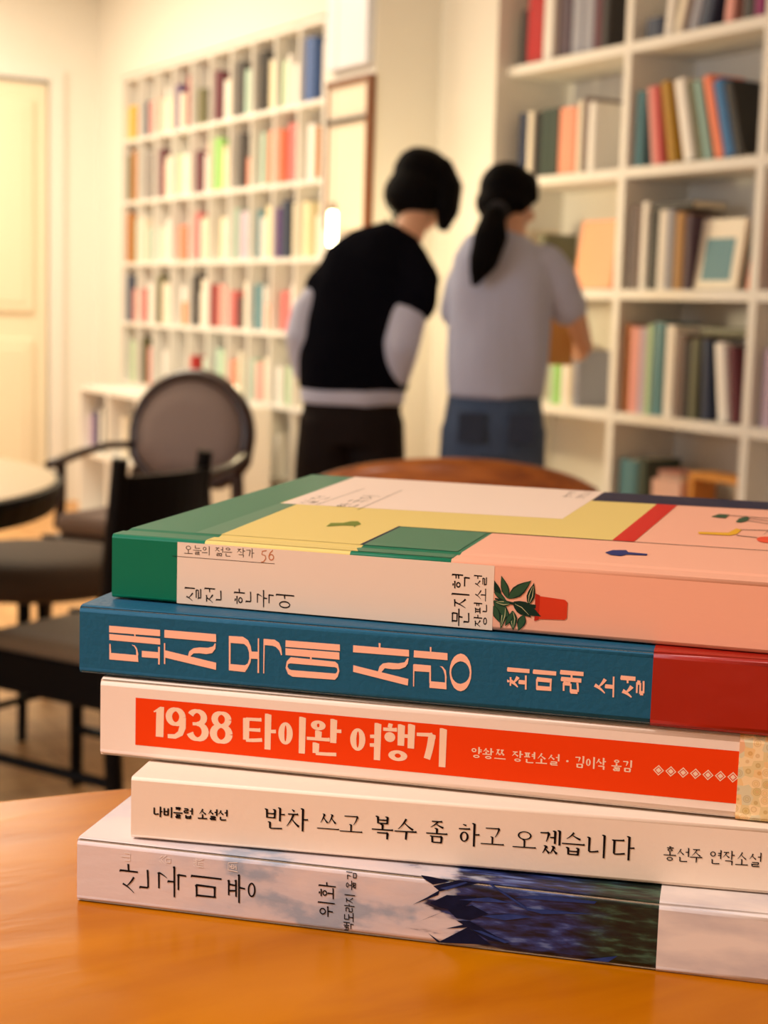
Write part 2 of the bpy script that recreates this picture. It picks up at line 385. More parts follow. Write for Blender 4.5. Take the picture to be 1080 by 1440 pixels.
def g_list(L, vw, hw, rot, serif=1.0):
    def fn(bm, y):
        for c, u0, u1, w0, w1 in L: put_glyph(bm, c, u0, u1, w0, w1, vw, hw, y, rot, serif)
    return fn

_, _, _, _, th, L, W = BOOKS[0]; th -= .0006
wrap('cover', 0, L, W, th, .0004, .0020, misty(), roots[0]); pages(L, W, th, .0004, roots[0])
tag(wrap('paper_band', .1724, L + .0002, W + .0005, th, .0003, .0021, band_mist(), roots[0], off=.0003), 'pale misty paper band')
lettering(0, g_list([('산', 13.8, 23.0, 4.5, 13.8), ('곡', 25.8, 34.7, 5.0, 14.5), ('미', 36.3, 45.7, 5.7, 13.3), ('풍', 47.6, 56.3, 5.6, 14.3)], .065, .055, True, .9), INK)
lettering(0, g_list([('위', 75.2, 80.2, 4.6, 9.4), ('화', 75.3, 80.4, 10.1, 15.1)], .085, .065, True, .8), INK)
lettering(0, g_list([('백', 83.0, 86.0, 1.0, 3.8), ('도', 83.0, 86.0, 3.9, 6.6), ('라', 83.1, 86.1, 6.7, 9.3), ('지', 83.1, 86.2, 9.5, 12.3), ('옮', 83.3, 86.3, 13.5, 16.3), ('김', 83.4, 86.4, 16.5, 19.2)], .10, .075, True, .6), INK)
DARKS = [[(103.1, 11.2), (107.1, 13.8), (111.0, 16.6), (110.5, 15.0)], [(105.3, 6.5), (112.5, 10.4), (108.6, 8.4)], [(105.3, 20.3), (107.8, 20.2), (114.2, 19.5), (108.9, 17.9), (106.2, 19.3)], [(113.1, 5.3), (118.0, 7.1), (123.3, 7.5), (117.8, 6.1)], [(108.0, 3.3), (112.2, 0.9), (110.7, 1.0)], [(109.0, 17.5), (116.2, 20.1), (122.8, 20.0), (115.0, 17.6), (111.0, 16.1)], [(108.1, 12.3), (113.0, 15.3), (121.7, 15.6), (116.5, 10.9), (111.2, 11.3)], [(110.9, 0.9), (119.3, 6.5), (126.2, 2.1), (116.9, 1.3)], [(116.0, 8.1), (119.9, 8.4), (131.4, 3.0), (125.4, 3.4)], [(113.2, 11.2), (120.4, 13.1), (125.1, 11.2), (119.9, 8.6), (115.9, 8.8)]]
LIGHTS = [[(124.8, 19.9), (125.8, 20.0), (137.5, 13.4), (136.2, 13.4)], [(132.1, 16.8), (139.9, 18.2), (155.3, 18.4), (154.7, 17.6), (142.5, 17.1)], [(131.6, 14.6), (137.5, 14.1), (154.2, 14.6), (140.1, 12.9)], [(151.7, 0.9), (161.8, 3.3), (159.3, 1.2)], [(116.4, 14.3), (124.9, 16.0), (131.6, 15.1), (124.3, 14.6)], [(123.2, 10.3), (131.0, 11.8), (137.6, 11.7), (129.8, 9.8)], [(111.0, 17.1), (118.2, 19.8), (118.9, 19.6), (113.0, 16.8)], [(120.7, 5.9), (123.3, 5.9), (131.4, 3.5), (130.1, 3.1)]]
lettering(0, lambda bm, y: [flat(bm, p, y) for p in DARKS], mat('mountain_dark_ink', sr(22, 26, 54), .5, .28, var=.5, vscale=300), 'printed_peaks')
lettering(0, lambda bm, y: [flat(bm, p, y) for p in LIGHTS], mat('mountain_light_ink', sr(46, 62, 122), .5, .28, var=.45, vscale=300), 'printed_ridges', -.00018)
# faint vertical characters: mountain, valley, faint, wind
HJ = {'山': [[(.5, 1), (.5, .08)], [(.1, .65), (.1, .08)], [(.9, .65), (.9, .08)], [(.1, .08), (.9, .08)]],
      '谷': [[(.35, 1), (.1, .72)], [(.65, 1), (.9, .72)], [(.5, .85), (.0, .38)], [(.5, .85), (1, .38)], [(.28, .4), (.28, 0)], [(.72, .4), (.72, 0)], [(.28, .4), (.72, .4)], [(.28, .02), (.72, .02)]],
      '微': [[(.25, 1), (.02, .72)], [(.25, .75), (.0, .45)], [(.13, .55), (.13, 0)], [(.47, 1), (.47, .7)], [(.33, .85), (.33, .68)], [(.61, .85), (.61, .68)], [(.33, .68), (.61, .68)], [(.3, .52), (.64, .52)], [(.38, .5), (.34, .05)], [(.56, .5), (.58, .05)], [(.78, 1), (.68, .62)], [(.74, .75), (1, .75)], [(.9, .75), (.64, 0)], [(.74, .6), (1, 0)]],
      '風': [[(.12, 1), (.02, 0)], [(.12, .97), (.86, .97)], [(.86, .97), (1, .02)], [(.3, .8), (.7, .84)], [(.32, .66), (.32, .36)], [(.68, .66), (.68, .36)], [(.32, .66), (.68, .66)], [(.32, .38), (.68, .38)], [(.5, .82), (.5, .1)], [(.24, .14), (.76, .18)]]}
def hanja(bm, y):
    for c, u0, u1, w0, w1 in [('山', 14.0, 17.2, 14.4, 17.2), ('谷', 26.2, 29.7, 14.7, 17.6), ('微', 36.9, 40.0, 14.9, 17.8), ('風', 47.6, 50.6, 15.0, 17.9)]:
        put_glyph(bm, c, u0, u1, w0, w1, .075, .06, y, True, 0, st=HJ[c])
tag(lettering(0, hanja, mat('white_faint_ink', sr(240, 228, 224), .5, .28)), 'faint white characters')

# --- plain cream book
_, _, _, _, th, L, W = BOOKS[1]; th -= .0005
CREAM = mat('cream_cover_paper', sr(248, 228, 210), .5, .33, bump=.02, bscale=700)
wrap('cover', 0, L, W, th, .0004, .0010, CREAM, roots[1]); pages(L, W, th, .0004, roots[1])
T1 = [('반', 41.1, 47.3, 6.6, 13.1), ('차', 47.6, 54.3, 6.6, 13.4), ('쓰', 56.9, 63.5, 7.3, 12.6), ('고', 63.7, 70.4, 7.4, 12.8), ('복', 73.2, 79.5, 6.4, 13.2), ('수', 79.9, 86.4, 6.7, 13.3), ('좀', 89.2, 95.4, 6.7, 13.3), ('하', 98.3, 104.8, 6.5, 13.3), ('고', 105.1, 111.8, 7.3, 12.8), ('오', 114.3, 121.0, 7.2, 12.7), ('겠', 121.7, 127.9, 6.4, 13.3), ('습', 128.3, 134.8, 6.6, 13.3), ('니', 135.6, 141.0, 6.4, 13.1), ('다', 142.4, 148.9, 6.4, 13.3)]
lettering(1, g_list(T1, .102, .052, False, 1.0), INK)
lettering(1, lambda bm, y: text_line(bm, '나비클럽 소설선', (7.0, 7.2), (29.8, 8.0), 3.3, .15, .125, y, 0), INK)
lettering(1, lambda bm, y: text_line(bm, '홍선주 연작소설', (157.0, 7.3), (183.9, 7.8), 4.1, .085, .06, y, .8), INK)

# --- 1938 book
_, _, _, _, th, L, W = BOOKS[2]; th -= .0006
WHITE = mat('white_cover_paper', sr(246, 226, 212), .42, .33, bump=.02, bscale=700)
wrap('cover', 0, L, W, th, .0005, .0022, WHITE, roots[2]); pages(L, W, th, .0005, roots[2])
ORANGE = mat('orange_red_print', sr(238, 66, 14), .5, .28)
tag(lettering(2, lambda bm, y: flat(bm, [(11.6, 4.65), (193, 4.6), (193, 19.85), (11.6, 19.55)], y), ORANGE, 'spine_panel', -.00006), 'orange red spine panel')
def arc(cx, cy, rx, ry, a0, a1, n=14): return [(cx + rx * math.cos(math.radians(a0 + (a1 - a0) * i / n)), cy + ry * math.sin(math.radians(a0 + (a1 - a0) * i / n))) for i in range(n + 1)]
def digits(bm, y):
    def rb(pts, vw, hw):
        ws = []
        for i in range(len(pts)):
            a = pts[max(i - 1, 0)]; b = pts[min(i + 1, len(pts) - 1)]; l = math.hypot(b[0] - a[0], b[1] - a[1]); ws.append(hw + (vw - hw) * abs(b[1] - a[1]) / l)
        ribbon(bm, pts, ws, y, lambda a, b: (a, b))
    flat(bm, [(18.3, 7.9), (20.8, 7.9), (20.9, 17.4), (19.6, 17.4), (17.5, 15.8), (17.7, 15.5), (18.4, 15.7)], y)  # 1
    rb(arc(24.7, 14.7, 2.2, 2.3, 0, 360, 24), 2.1, 1.1)  # 9
    rb([(26.95, 14.7), (26.95, 11.5), (26.3, 9.6), (24.6, 8.5), (22.2, 8.4)], 2.1, 1.2)
    rb(arc(31.6, 15.1, 2.2, 2.0, 160, -90), 2.1, 1.1); rb([(31.6, 13.1), (30.2, 13.0)], 1, 1.0); rb(arc(31.8, 10.7, 2.5, 2.4, 95, -165), 2.3, 1.1)  # 3
    rb(arc(39.4, 15.2, 2.15, 1.95, 0, 360, 24), 2.1, .95); rb(arc(39.4, 10.7, 2.5, 2.45, 0, 360, 24), 2.3, 1.1)  # 8
lettering(2, digits, CREAMINK)
T2 = [('타', 46.2, 56.9, 7.2, 18.0), ('이', 56.9, 66.2, 7.0, 18.0), ('완', 66.4, 77.2, 7.2, 18.2), ('여', 79.2, 88.8, 7.2, 18.2), ('행', 89.2, 99.1, 7.4, 18.8), ('기', 99.4, 109.2, 7.0, 18.4)]
lettering(2, g_list(T2, .19, .085, False, .45), CREAMINK)
lettering(2, lambda bm, y: text_line(bm, '양솽쯔 장편소설', (116.2, 10.7), (142.2, 10.8), 3.3, .15, .085, y, .5), CREAMINK)
lettering(2, lambda bm, y: text_line(bm, '·', (142.6, 10.7), (146.2, 10.7), 3.3, .15, .085, y, .5), CREAMINK)
lettering(2, lambda bm, y: text_line(bm, '김이삭 옮김', (146.6, 10.8), (163.1, 10.9), 3.4, .15, .085, y, .5), CREAMINK)
def diamonds(bm, y):
    for i in range(7):
        c = 170.5 + i * 3.45
        def ring(r, q): 
            P = [(c + r, 12.2), (c, 12.2 + r), (c - r, 12.2), (c, 12.2 - r)]; Q = [(c + q, 12.2), (c, 12.2 + q), (c - q, 12.2), (c, 12.2 - q)]
            for j in range(4): flat(bm, [P[j], P[(j + 1) % 4], Q[(j + 1) % 4], Q[j]], y)
        ring(1.55, 1.15); flat(bm, [(c + .8, 12.2), (c, 13.0), (c - .8, 12.2), (c, 11.4)], y)
tag(lettering(2, diamonds, CREAMINK, 'diamond_row'), 'row of seven concentric cream diamonds')
def patterned():
    m = mat('patterned_band_paper', sr(232, 200, 140), .4); nt = m.node_tree; b = nt.nodes['Principled BSDF']; N = nt.nodes.new; Lk = nt.links.new
    tc = N('ShaderNodeTexCoord'); mp = N('ShaderNodeMapping'); mp.inputs[3].default_value = (370, 370, 370); Lk(tc.outputs['Object'], mp.inputs[0])
    v = N('ShaderNodeTexVoronoi'); v.inputs['Scale'].default_value = 1.0; v.inputs['Randomness'].default_value = .4; Lk(mp.outputs[0], v.inputs['Vector'])
    r = N('ShaderNodeValToRGB'); e = r.color_ramp.elements; st = [(.0, sr(240, 214, 160)), (.12, sr(226, 120, 84)), (.2, sr(238, 206, 150)), (.26, sr(200, 160, 70)), (.33, sr(240, 216, 160)), (.42, sr(190, 150, 96)), (.47, sr(248, 226, 178))]
    while len(e) < len(st): e.new(.5)
    for k, (p, c) in enumerate(st): e[k].position = p; e[k].color = (*c, 1)
    Lk(v.outputs['Distance'], r.inputs[0])
    r2 = N('ShaderNodeValToRGB'); r2.color_ramp.interpolation = 'CONSTANT'; e = r2.color_ramp.elements; st = [(0, sr(255, 220, 165)), (.3, sr(236, 150, 110)), (.5, sr(222, 196, 130)), (.72, sr(205, 205, 175)), (.86, sr(244, 190, 110))]
    while len(e) < len(st): e.new(.5)
    for k, (p, c) in enumerate(st): e[k].position = p; e[k].color = (*c, 1)
    sx = N('ShaderNodeSeparateColor'); Lk(v.outputs['Color'], sx.inputs[0]); Lk(sx.outputs[0], r2.inputs[0])
    mx = N('ShaderNodeMix'); mx.data_type = 'RGBA'; mx.inputs[0].default_value = .55; Lk(r.outputs[0], mx.inputs[6]); Lk(r2.outputs[0], mx.inputs[7]); Lk(mx.outputs[2], b.inputs['Base Color'])
    return m
tag(wrap('paper_band', .1925, L + .0002, W + .0005, th, .0003, .0023, patterned(), roots[2], off=.0003), 'gold and coral flower patterned paper band')

# --- teal book
_, _, _, _, th, L, W = BOOKS[3]; th -= .0005
TEAL = mat('teal_blue_cover', sr(34, 92, 124), .4, .33, bump=.06, bscale=500, var=.06, vscale=40)
wrap('cover', 0, L, W, th, .0005, .0020, TEAL, roots[3]); pages(L, W, th, .0005, roots[3])
RED = mat('red_band_paper', sr(160, 26, 14), .3, bump=.05, bscale=60, var=.05)
tag(wrap('paper_band', .175, L + .0002, W + .0005, th, .0003, .0021, RED, roots[3], off=.0003), 'glossy deep red paper band')
TITLE = [[(9.9,15.9),(26.6,15.9),(26.6,13.9),(9.9,13.8)],[(18.1,14.5),(18.6,14.4),(18.6,13.3),(18.2,13.3)],[(9.9,13.3),(26.6,13.2),(26.7,11.3),(10.0,11.4)],[(10.0,7.4),(19.4,7.4),(19.6,5.3),(10.0,5.3)],[(10.0,10.2),(10.4,10.2),(10.6,7.2),(10.0,7.2)],[(17.3,10.5),(18.3,10.4),(19.1,9.5),(19.6,7.7),(19.4,7.1),(18.9,7.3),(18.8,9.0),(18.2,10.0)],[(20.7,8.9),(26.1,8.9),(26.2,7.0),(20.7,6.9)],[(26.0,10.6),(26.6,10.6),(26.6,5.1),(26.1,5.1)],[(28.0,16.0),(44.6,16.0),(44.7,13.6),(28.0,13.6)],[(27.9,11.9),(28.3,11.9),(28.4,5.4),(28.0,5.4)],[(28.2,9.7),(44.8,7.2),(44.8,5.0),(28.3,7.4)],[(35.7,8.4),(36.1,10.0),(37.5,11.1),(39.4,11.5),(42.1,11.6),(43.8,12.2),(44.3,13.2),(44.6,13.0),(44.5,11.5),(43.5,10.1),(41.6,9.6),(39.4,9.7),(37.5,9.5),(36.4,8.4)],[(55.9,11.6),(58.0,11.7),(58.1,9.5),(55.9,9.4)],[(57.9,15.8),(58.3,15.8),(58.5,5.2),(58.0,5.2)],[(59.7,15.7),(60.1,15.8),(60.1,5.2),(59.8,5.2)],[(59.8,15.8),(63.2,15.8),(64.6,15.0),(65.3,13.4),(65.6,11.4),(65.3,11.2),(64.7,12.6),(63.6,13.6),(62.5,13.9),(59.8,13.9)],[(66.6,15.9),(83.4,16.0),(83.5,14.0),(66.6,13.9)],[(66.6,13.5),(83.3,13.6),(83.4,11.4),(66.7,11.4)],[(74.3,11.8),(74.8,11.8),(74.9,10.6),(74.3,10.6)],[(87.5,16.1),(104.4,16.1),(104.5,14.1),(87.5,14.0)],[(95.2,17.4),(95.8,17.4),(95.8,16.0),(95.3,16.0)],[(87.7,10.1),(104.5,7.4),(104.4,5.4),(87.7,8.1)],[(95.2,8.7),(95.7,10.4),(96.7,11.4),(98.4,11.8),(101.2,11.8),(103.2,12.3),(104.0,13.6),(104.4,13.6),(104.2,12.0),(103.5,10.9),(101.8,10.1),(99.6,9.9),(97.3,10.0),(96.2,8.6)],[(105.9,16.1),(115.9,16.1),(116.0,14.0),(105.9,14.0)],[(110.6,17.5),(111.1,17.5),(111.1,16.0),(110.7,16.0)],[(105.8,11.9),(106.2,11.9),(106.3,5.3),(106.0,5.3)],[(106.0,12.0),(111.1,12.0),(111.2,10.0),(106.1,9.9)],[(110.7,10.3),(111.2,10.3),(111.3,6.8),(110.8,6.7)],[(110.9,7.3),(115.9,7.3),(116.0,5.3),(110.9,5.3)],[(113.7,12.0),(114.6,12.0),(115.6,10.9),(115.9,9.0),(115.9,7.0),(115.5,7.0),(115.4,9.3),(114.9,10.9),(114.3,11.7)]]
RINGS = [[[(48.7,15.8),(53.2,15.9),(54.8,15.0),(55.7,13.2),(56.1,10.9),(55.7,8.2),(54.8,6.3),(54.0,5.1),(48.9,5.2)],[(49.3,13.7),(53.6,13.7),(54.6,12.9),(55.2,11.3),(55.3,9.4),(54.9,7.9),(54.0,7.2),(49.4,7.2)]],[[(68.3,10.9),(82.1,10.7),(83.0,10.0),(83.5,8.0),(83.0,6.2),(82.2,5.2),(69.0,5.0),(67.6,5.7),(66.8,7.5),(67.1,9.5)],[(68.2,9.0),(82.1,9.0),(82.7,8.8),(82.9,8.1),(82.7,7.5),(82.3,7.1),(68.7,7.0),(67.9,7.2),(67.4,7.9),(67.5,8.7)]],[[(123.2,11.0),(123.1,9.2),(122.7,7.7),(122.0,6.3),(121.2,5.5),(120.2,5.1),(119.2,5.3),(118.2,6.0),(117.5,7.2),(117.0,8.7),(116.7,10.4),(116.8,12.2),(117.2,13.8),(117.9,15.1),(118.8,15.9),(119.8,16.3),(120.8,16.1),(121.7,15.4),(122.5,14.2),(123.0,12.7)],[(122.7,10.9),(122.6,9.8),(122.3,8.9),(121.7,8.1),(120.9,7.6),(120.1,7.3),(119.2,7.4),(118.5,7.8),(117.8,8.5),(117.4,9.4),(117.2,10.4),(117.3,11.5),(117.7,12.4),(118.3,13.2),(119.0,13.7),(119.8,14.0),(120.7,13.9),(121.5,13.5),(122.1,12.8),(122.5,11.9)]]]
def title(bm, y):
    for p in TITLE: flat(bm, p, y)
    for o, i in RINGS:
        if len(o) == len(i):
            for j in range(len(o)): k = (j + 1) % len(o); flat(bm, [o[j], o[k], i[k], i[j]], y)
        else: # outer and inner outlines of unequal count: fill between them
            vs = [[bm.verts.new((u / 1000, y, w_ / 1000)) for u, w_ in q] for q in (o, i)]
            es = [bm.edges.new((v[j], v[(j + 1) % len(v)])) for v in vs for j in range(len(v))]
            bmesh.ops.triangle_fill(bm, edges=es, use_beauty=True, normal=(0, -1, 0))
lettering(3, title, PINKINK)
lettering(3, g_list([('최', 133.7, 140.1, 7.3, 13.6), ('미', 141.2, 147.8, 7.5, 13.6), ('래', 149.0, 155.6, 7.4, 13.8), ('소', 158.7, 164.7, 7.3, 13.3), ('설', 166.2, 172.8, 7.5, 13.6)], .20, .07, True, .35), PINKINK)

# --- green, white and pink hardcover
_, _, _, _, th, L, W = BOOKS[4]
GREEN, PINK = sr(10, 112, 82), sr(246, 180, 152)
HARD = zone_mat('green_and_pink_cover', [(0, GREEN), (.0312, sr(226, 202, 122)), (.0777, GREEN), (.109, PINK)], .4, bump=.04)
wrap('cover', 0, L, W, th, .0024, .0012, HARD, roots[4], groove=.010); pages(L, W - .003, th, .0024, roots[4], .003)
lettering(4, lambda bm, y: flat(bm, [(22.2, .05), (122.5, .05), (122.5, th * 1000 - 1.0), (22.2, th * 1000 - 1.0)], y), mat('white_label_print', sr(240, 218, 200), .5, .28), 'spine_label', -.00006)
lettering(4, g_list([('실', 24.9, 30.3, .9, 5.8), ('전', 31.5, 37.1, .9, 5.8), ('한', 41.3, 46.9, 1.1, 6.3), ('국', 48.7, 54.2, 1.1, 6.4), ('어', 55.0, 60.8, 1.0, 5.7)], .085, .06, True, .8), INK)
lettering(4, g_list([('문', 110.2, 115.5, .5, 5.7), ('지', 110, 115.3, 5.9, 10.7), ('혁', 109.9, 115.2, 11.4, 16.1)], .095, .065, True, .8), INK)
lettering(4, g_list([('장', 116.9, 120.9, .6, 4.4), ('편', 116.8, 120.7, 4.6, 8.0), ('소', 116.9, 120.4, 8.5, 12.3), ('설', 116.5, 120.3, 12.5, 16.2)], .10, .07, True, .7), INK)
lettering(4, lambda bm, y: text_line(bm, '오늘의 젊은 작가', (24.5, 15.75), (47.6, 16.15), 2.8, .085, .06, y, .8), INK)
def s56(bm, y, which):
    rb = lambda pts, w_: ribbon(bm, pts, [w_] * len(pts), y, lambda a, b: (a, b))
    if which == 5: rb([(51.6, 18.7), (50.2, 18.4), (50.1, 17.4), (51.2, 17.1), (51.4, 16.2), (50.7, 15.2), (49.9, 15.0)], .32); return
    rb([(53.6, 19.0), (52.7, 18.0), (52.3, 16.9)], .3); rb(arc(53.15, 16.75, .75, .85, 0, 360, 16), .34)
for _k in (5, 6): lettering(4, lambda bm, y: s56(bm, y, _k), mat('copper_ink', sr(196, 120, 78), .5, .28), 'copper_numeral')
lettering(4, lambda bm, y: flat(bm, [(20.5, 14.85), (54.3, 14.9), (54.3, 14.75), (20.5, 14.7)], y), INK, 'rule_line')
# potted plant picture on the spine
POT = mat('terracotta_print', sr(214, 62, 34), .5, .28); POTD = mat('terracotta_rim_print', sr(180, 44, 28), .5, .28)
LEAF = mat('leaf_green_print', sr(52, 84, 58), .5, .28); LEAFD = mat('leaf_dark_print', sr(28, 50, 40), .5, .28); LEAFL = mat('leaf_stripe_print', sr(206, 200, 150), .5, .28)
lettering(4, lambda bm, y: flat(bm, [(136.2, 4.6), (136.0, 11.4), (143.6, 10.9), (144.4, 10.2), (144.4, 5.6), (143.7, 5.0)], y), POT, 'printed_pot', -.00016)
lettering(4, lambda bm, y: flat(bm, [(134.9, 3.9), (134.9, 12.1), (136.3, 11.6), (136.2, 4.4)], y), POTD, 'printed_pot_rim', -.00017)
random.seed(5)
LV = [((126.8, 10.0), (124.6, 16.6), 2.4), ((127.0, 10.0), (133.6, 15.8), 3.4), ((133.0, 8.6), (134.4, 15.2), 2.4), ((124.5, 9.6), (122.6, 15.0), 2.0), ((128.6, 9.0), (136.9, 5.4), 3.6), ((128.5, 8.6), (134.0, 4.9), 2.8),
      ((122.7, 9.0), (128.0, 3.8), 3.2), ((126.2, 7.6), (125.0, .6), 2.0), ((128.4, 6.4), (128.8, .5), 2.6), ((131.8, 5.4), (130.3, .6), 2.6), ((122.7, 7.4), (124.6, 2.6), 2.4), ((127.6, 8.4), (122.7, 8.6), 2.2), ((122.7, 11.6), (126.5, 9.2), 1.6), ((128.4, 5.8), (126.3, 1.6), 1.8)]
def leafshape(a, b, wd, k):
    a, b = Vector(a), Vector(b); d = b - a; n = Vector((-d.y, d.x)).normalized(); c = lambda t, s: tuple(a + d * t + n * (s * wd * k / 2))
    prof = [(0, .12), (.15, .62), (.35, .98), (.55, .9), (.75, .55), (.9, .2)]
    return [c(t, s) for t, s in prof] + [tuple(b)] + [c(t, -s) for t, s in prof[::-1]]
def clipq(poly): return [(max(122.55, u), max(.15, w_)) for u, w_ in poly]
lettering(4, lambda bm, y: [flat(bm, clipq(leafshape(a, b, w_, 1.0)), y - i * .000004) for i, (a, b, w_) in enumerate(LV)] + [ribbon(bm, [(123, 9.6), (128, 8.6), (135.2, 8.2)], [.5, .8, 1.1], y, lambda a, b: (a, b))], LEAFD, 'printed_leaves', -.00016)
lettering(4, lambda bm, y: [flat(bm, clipq(leafshape(a, b, w_, .72)), y - i * .000004) for i, (a, b, w_) in enumerate(LV)], LEAF, 'printed_leaves', -.000162)
def stripes(bm, y):
    for i, (a, b, w_) in enumerate(LV):
        q = clipq([a, b]); a, b = Vector(q[0]), Vector(q[1]); d = b - a; n = Vector((-d.y, d.x)).normalized()
        for s in (-.22, .22):
            ribbon(bm, [tuple(a + d * .08 + n * s * w_ * .3), tuple(a + d * .4 + n * s * w_), tuple(a + d * .85 + n * s * w_ * .25)], [.08, .2, .06], y - i * .000004, lambda p, q: (p, q))
lettering(4, stripes, LEAFL, 'printed_leaf_stripes', -.000164)
# picture on the front cover (plan coordinates in mm: along the spine, away from the spine)
zt = th
def topart(name, polys, m, lift, label=None):
    bm = bmesh.new()
    for p in polys:
        vs = [bm.verts.new((u / 1000, v / 1000, zt + lift)) for u, v in p]
        try: bm.faces.new(vs)
        except ValueError: pass
    bmesh.ops.triangulate(bm, faces=bm.faces)
    o = build(name, bm, m, roots[4])
    return tag(o, label) if label else o
Wm = W * 1000 - .4
YEL = mat('pale_yellow_print', sr(226, 202, 122), .5, .28); GRN = mat('green_print', GREEN, .4); NAVY = mat('navy_print', sr(34, 34, 62), .5, .28); REDP = mat('red_print', sr(206, 36, 28), .5, .28)
topart('printed_panel', [[(22.2, 14.1), (21.0, 97.0), (20.5, Wm), (22.2, Wm), (31.2, 14.1)]], GRN, .00006)
topart('printed_panel', [[(31.0, 14.1), (27.6, 96.9), (21, 97), (21, Wm - 20), (127, Wm), (127, 166), (159.6, 166), (148.8, 60.4), (107.9, 58.1), (77.9, 58.0), (77.7, 14.1)]], YEL, .00010)
topart('printed_panel', [[(31.2, 1.6), (31.2, 7.9), (77.7, 7.9), (80.2, 1.6)]], YEL, .00010)
topart('printed_panel', [[(21.8, 96.2), (19.6, Wm), (127.4, Wm), (125.1, 104.5)]], mat('white_label_print', (1, 1, 1)), .00014)
topart('printed_panel', [[(77.7, 14.1), (77.9, 58.0), (107.9, 58.1), (107.9, 14.1)], [(80.2, 1.6), (78.5, 7.9), (108.4, 7.9), (109.6, 1.6)]], GRN, .00014)
topart('printed_panel', [[(77.0, 14.1), (77.2, 58.6), (78.1, 58.6), (78.1, 14.1)]], NAVY, .00017)
topart('printed_panel', [[(148.8, 60.4), (155.8, 60.4), (160.0, 166.2), (152.2, 166.2)]], REDP, .00017)
topart('printed_panel', [[(126.9, 164), (127.4, Wm), (204.5, Wm), (204.5, 171.5)]], NAVY, .00014)
topart('printed_line', [[(78, 57.6), (204.5, 60.9), (204.5, 61.6), (78, 58.3)], [(34.6, 98), (34.9, 98), (35.9, 157), (35.6, 157)], [(52.3, 92), (52.6, 92), (51.0, 160), (50.7, 160)]], INK, .00019)
topart('printed_bird', [[(55.6, 46.0), (54.4, 54.9), (58.1, 57.1), (59.2, 62.1), (61.4, 63.3), (64.5, 57.1), (64.0, 52.1), (64.9, 47.9), (63.4, 51.8), (59.9, 51.0)]], mat('parrot_green_print', sr(112, 128, 42), .5, .28), .0002)
topart('printed_trowel', [[(150.2, 33), (151.8, 39), (155.7, 41), (156.8, 37), (162.9, 36.2), (162.9, 33), (157.0, 32), (155.6, 28.3), (152.4, 29)]], mat('blue_print', sr(30, 44, 108), .5, .28), .0002)
topart('printed_tool', [[(175.0, 137.3), (177.2, 147.2), (181.1, 147.0), (180.3, 135.6)], [(184.4, 127.1), (185.1, 138.0), (187.5, 145.8), (188.7, 139.9), (188.1, 131.1), (186.0, 125.8)]], LEAF, .0002, 'dark green gardening tools')
topart('printed_tool', [[(173.6, 94.0), (183.6, 97.0), (185.6, 109.5), (187.6, 106.4), (186.5, 94.7), (184.5, 90.1), (174.3, 88.8)]], mat('mustard_print', sr(228, 172, 40), .5, .28), .0002, 'mustard yellow tool')
topart('printed_tool', [[(196.9 + 3.4 * math.cos(t), 86 + 7.5 * math.sin(t)) for t in [i * math.pi / 7 for i in range(14)]]], mat('coral_print', sr(232, 84, 52), .5, .28), .0002, 'coral red round tool')
def tl(a, b, k=.35): return [(a[0], a[1]), (b[0], b[1]), (b[0], b[1] + k * 3), (a[0], a[1] + k * 3)]
topart('printed_line', [tl((180.4, 144.4), (204, 142.2)), tl((187.9, 139.5), (204, 130)), tl((188, 133), (204, 121)), tl((186.9, 106.3), (196.6, 109.1)), tl((186.6, 91.1), (193.6, 89.0)), tl((196.6, 109), (195.3, 97))], INK, .00021)
# title lettering lying on the cover label: glyphs read along the depth of the cover
def covtext(L_):
    bm = bmesh.new()
    for c, u0, u1, v0, v1 in L_:
        put_glyph(bm, c, u0, u1, v0, v1, .08, .05, 0, True, .8)
    for v in bm.verts: v.co = Vector((v.co.x, v.co.z, zt + .0002))
    build('lettering', bm, INK, roots[4])
covtext([('실', 26.5, 32.5, 99, 110), ('전', 26.5, 32.5, 112, 124), ('한', 42, 49, 96, 108), ('국', 42, 49, 111, 121), ('어', 42, 49, 123, 135)])
covtext([('문', 114, 117.5, 170, 176), ('지', 114, 117.5, 177, 183), ('혁', 114, 117.5, 184, 190), ('장', 119.5, 123, 168, 174), ('편', 119.5, 123, 175, 180), ('소', 119.5, 123, 181, 186), ('설', 119.5, 123, 187, 192)])
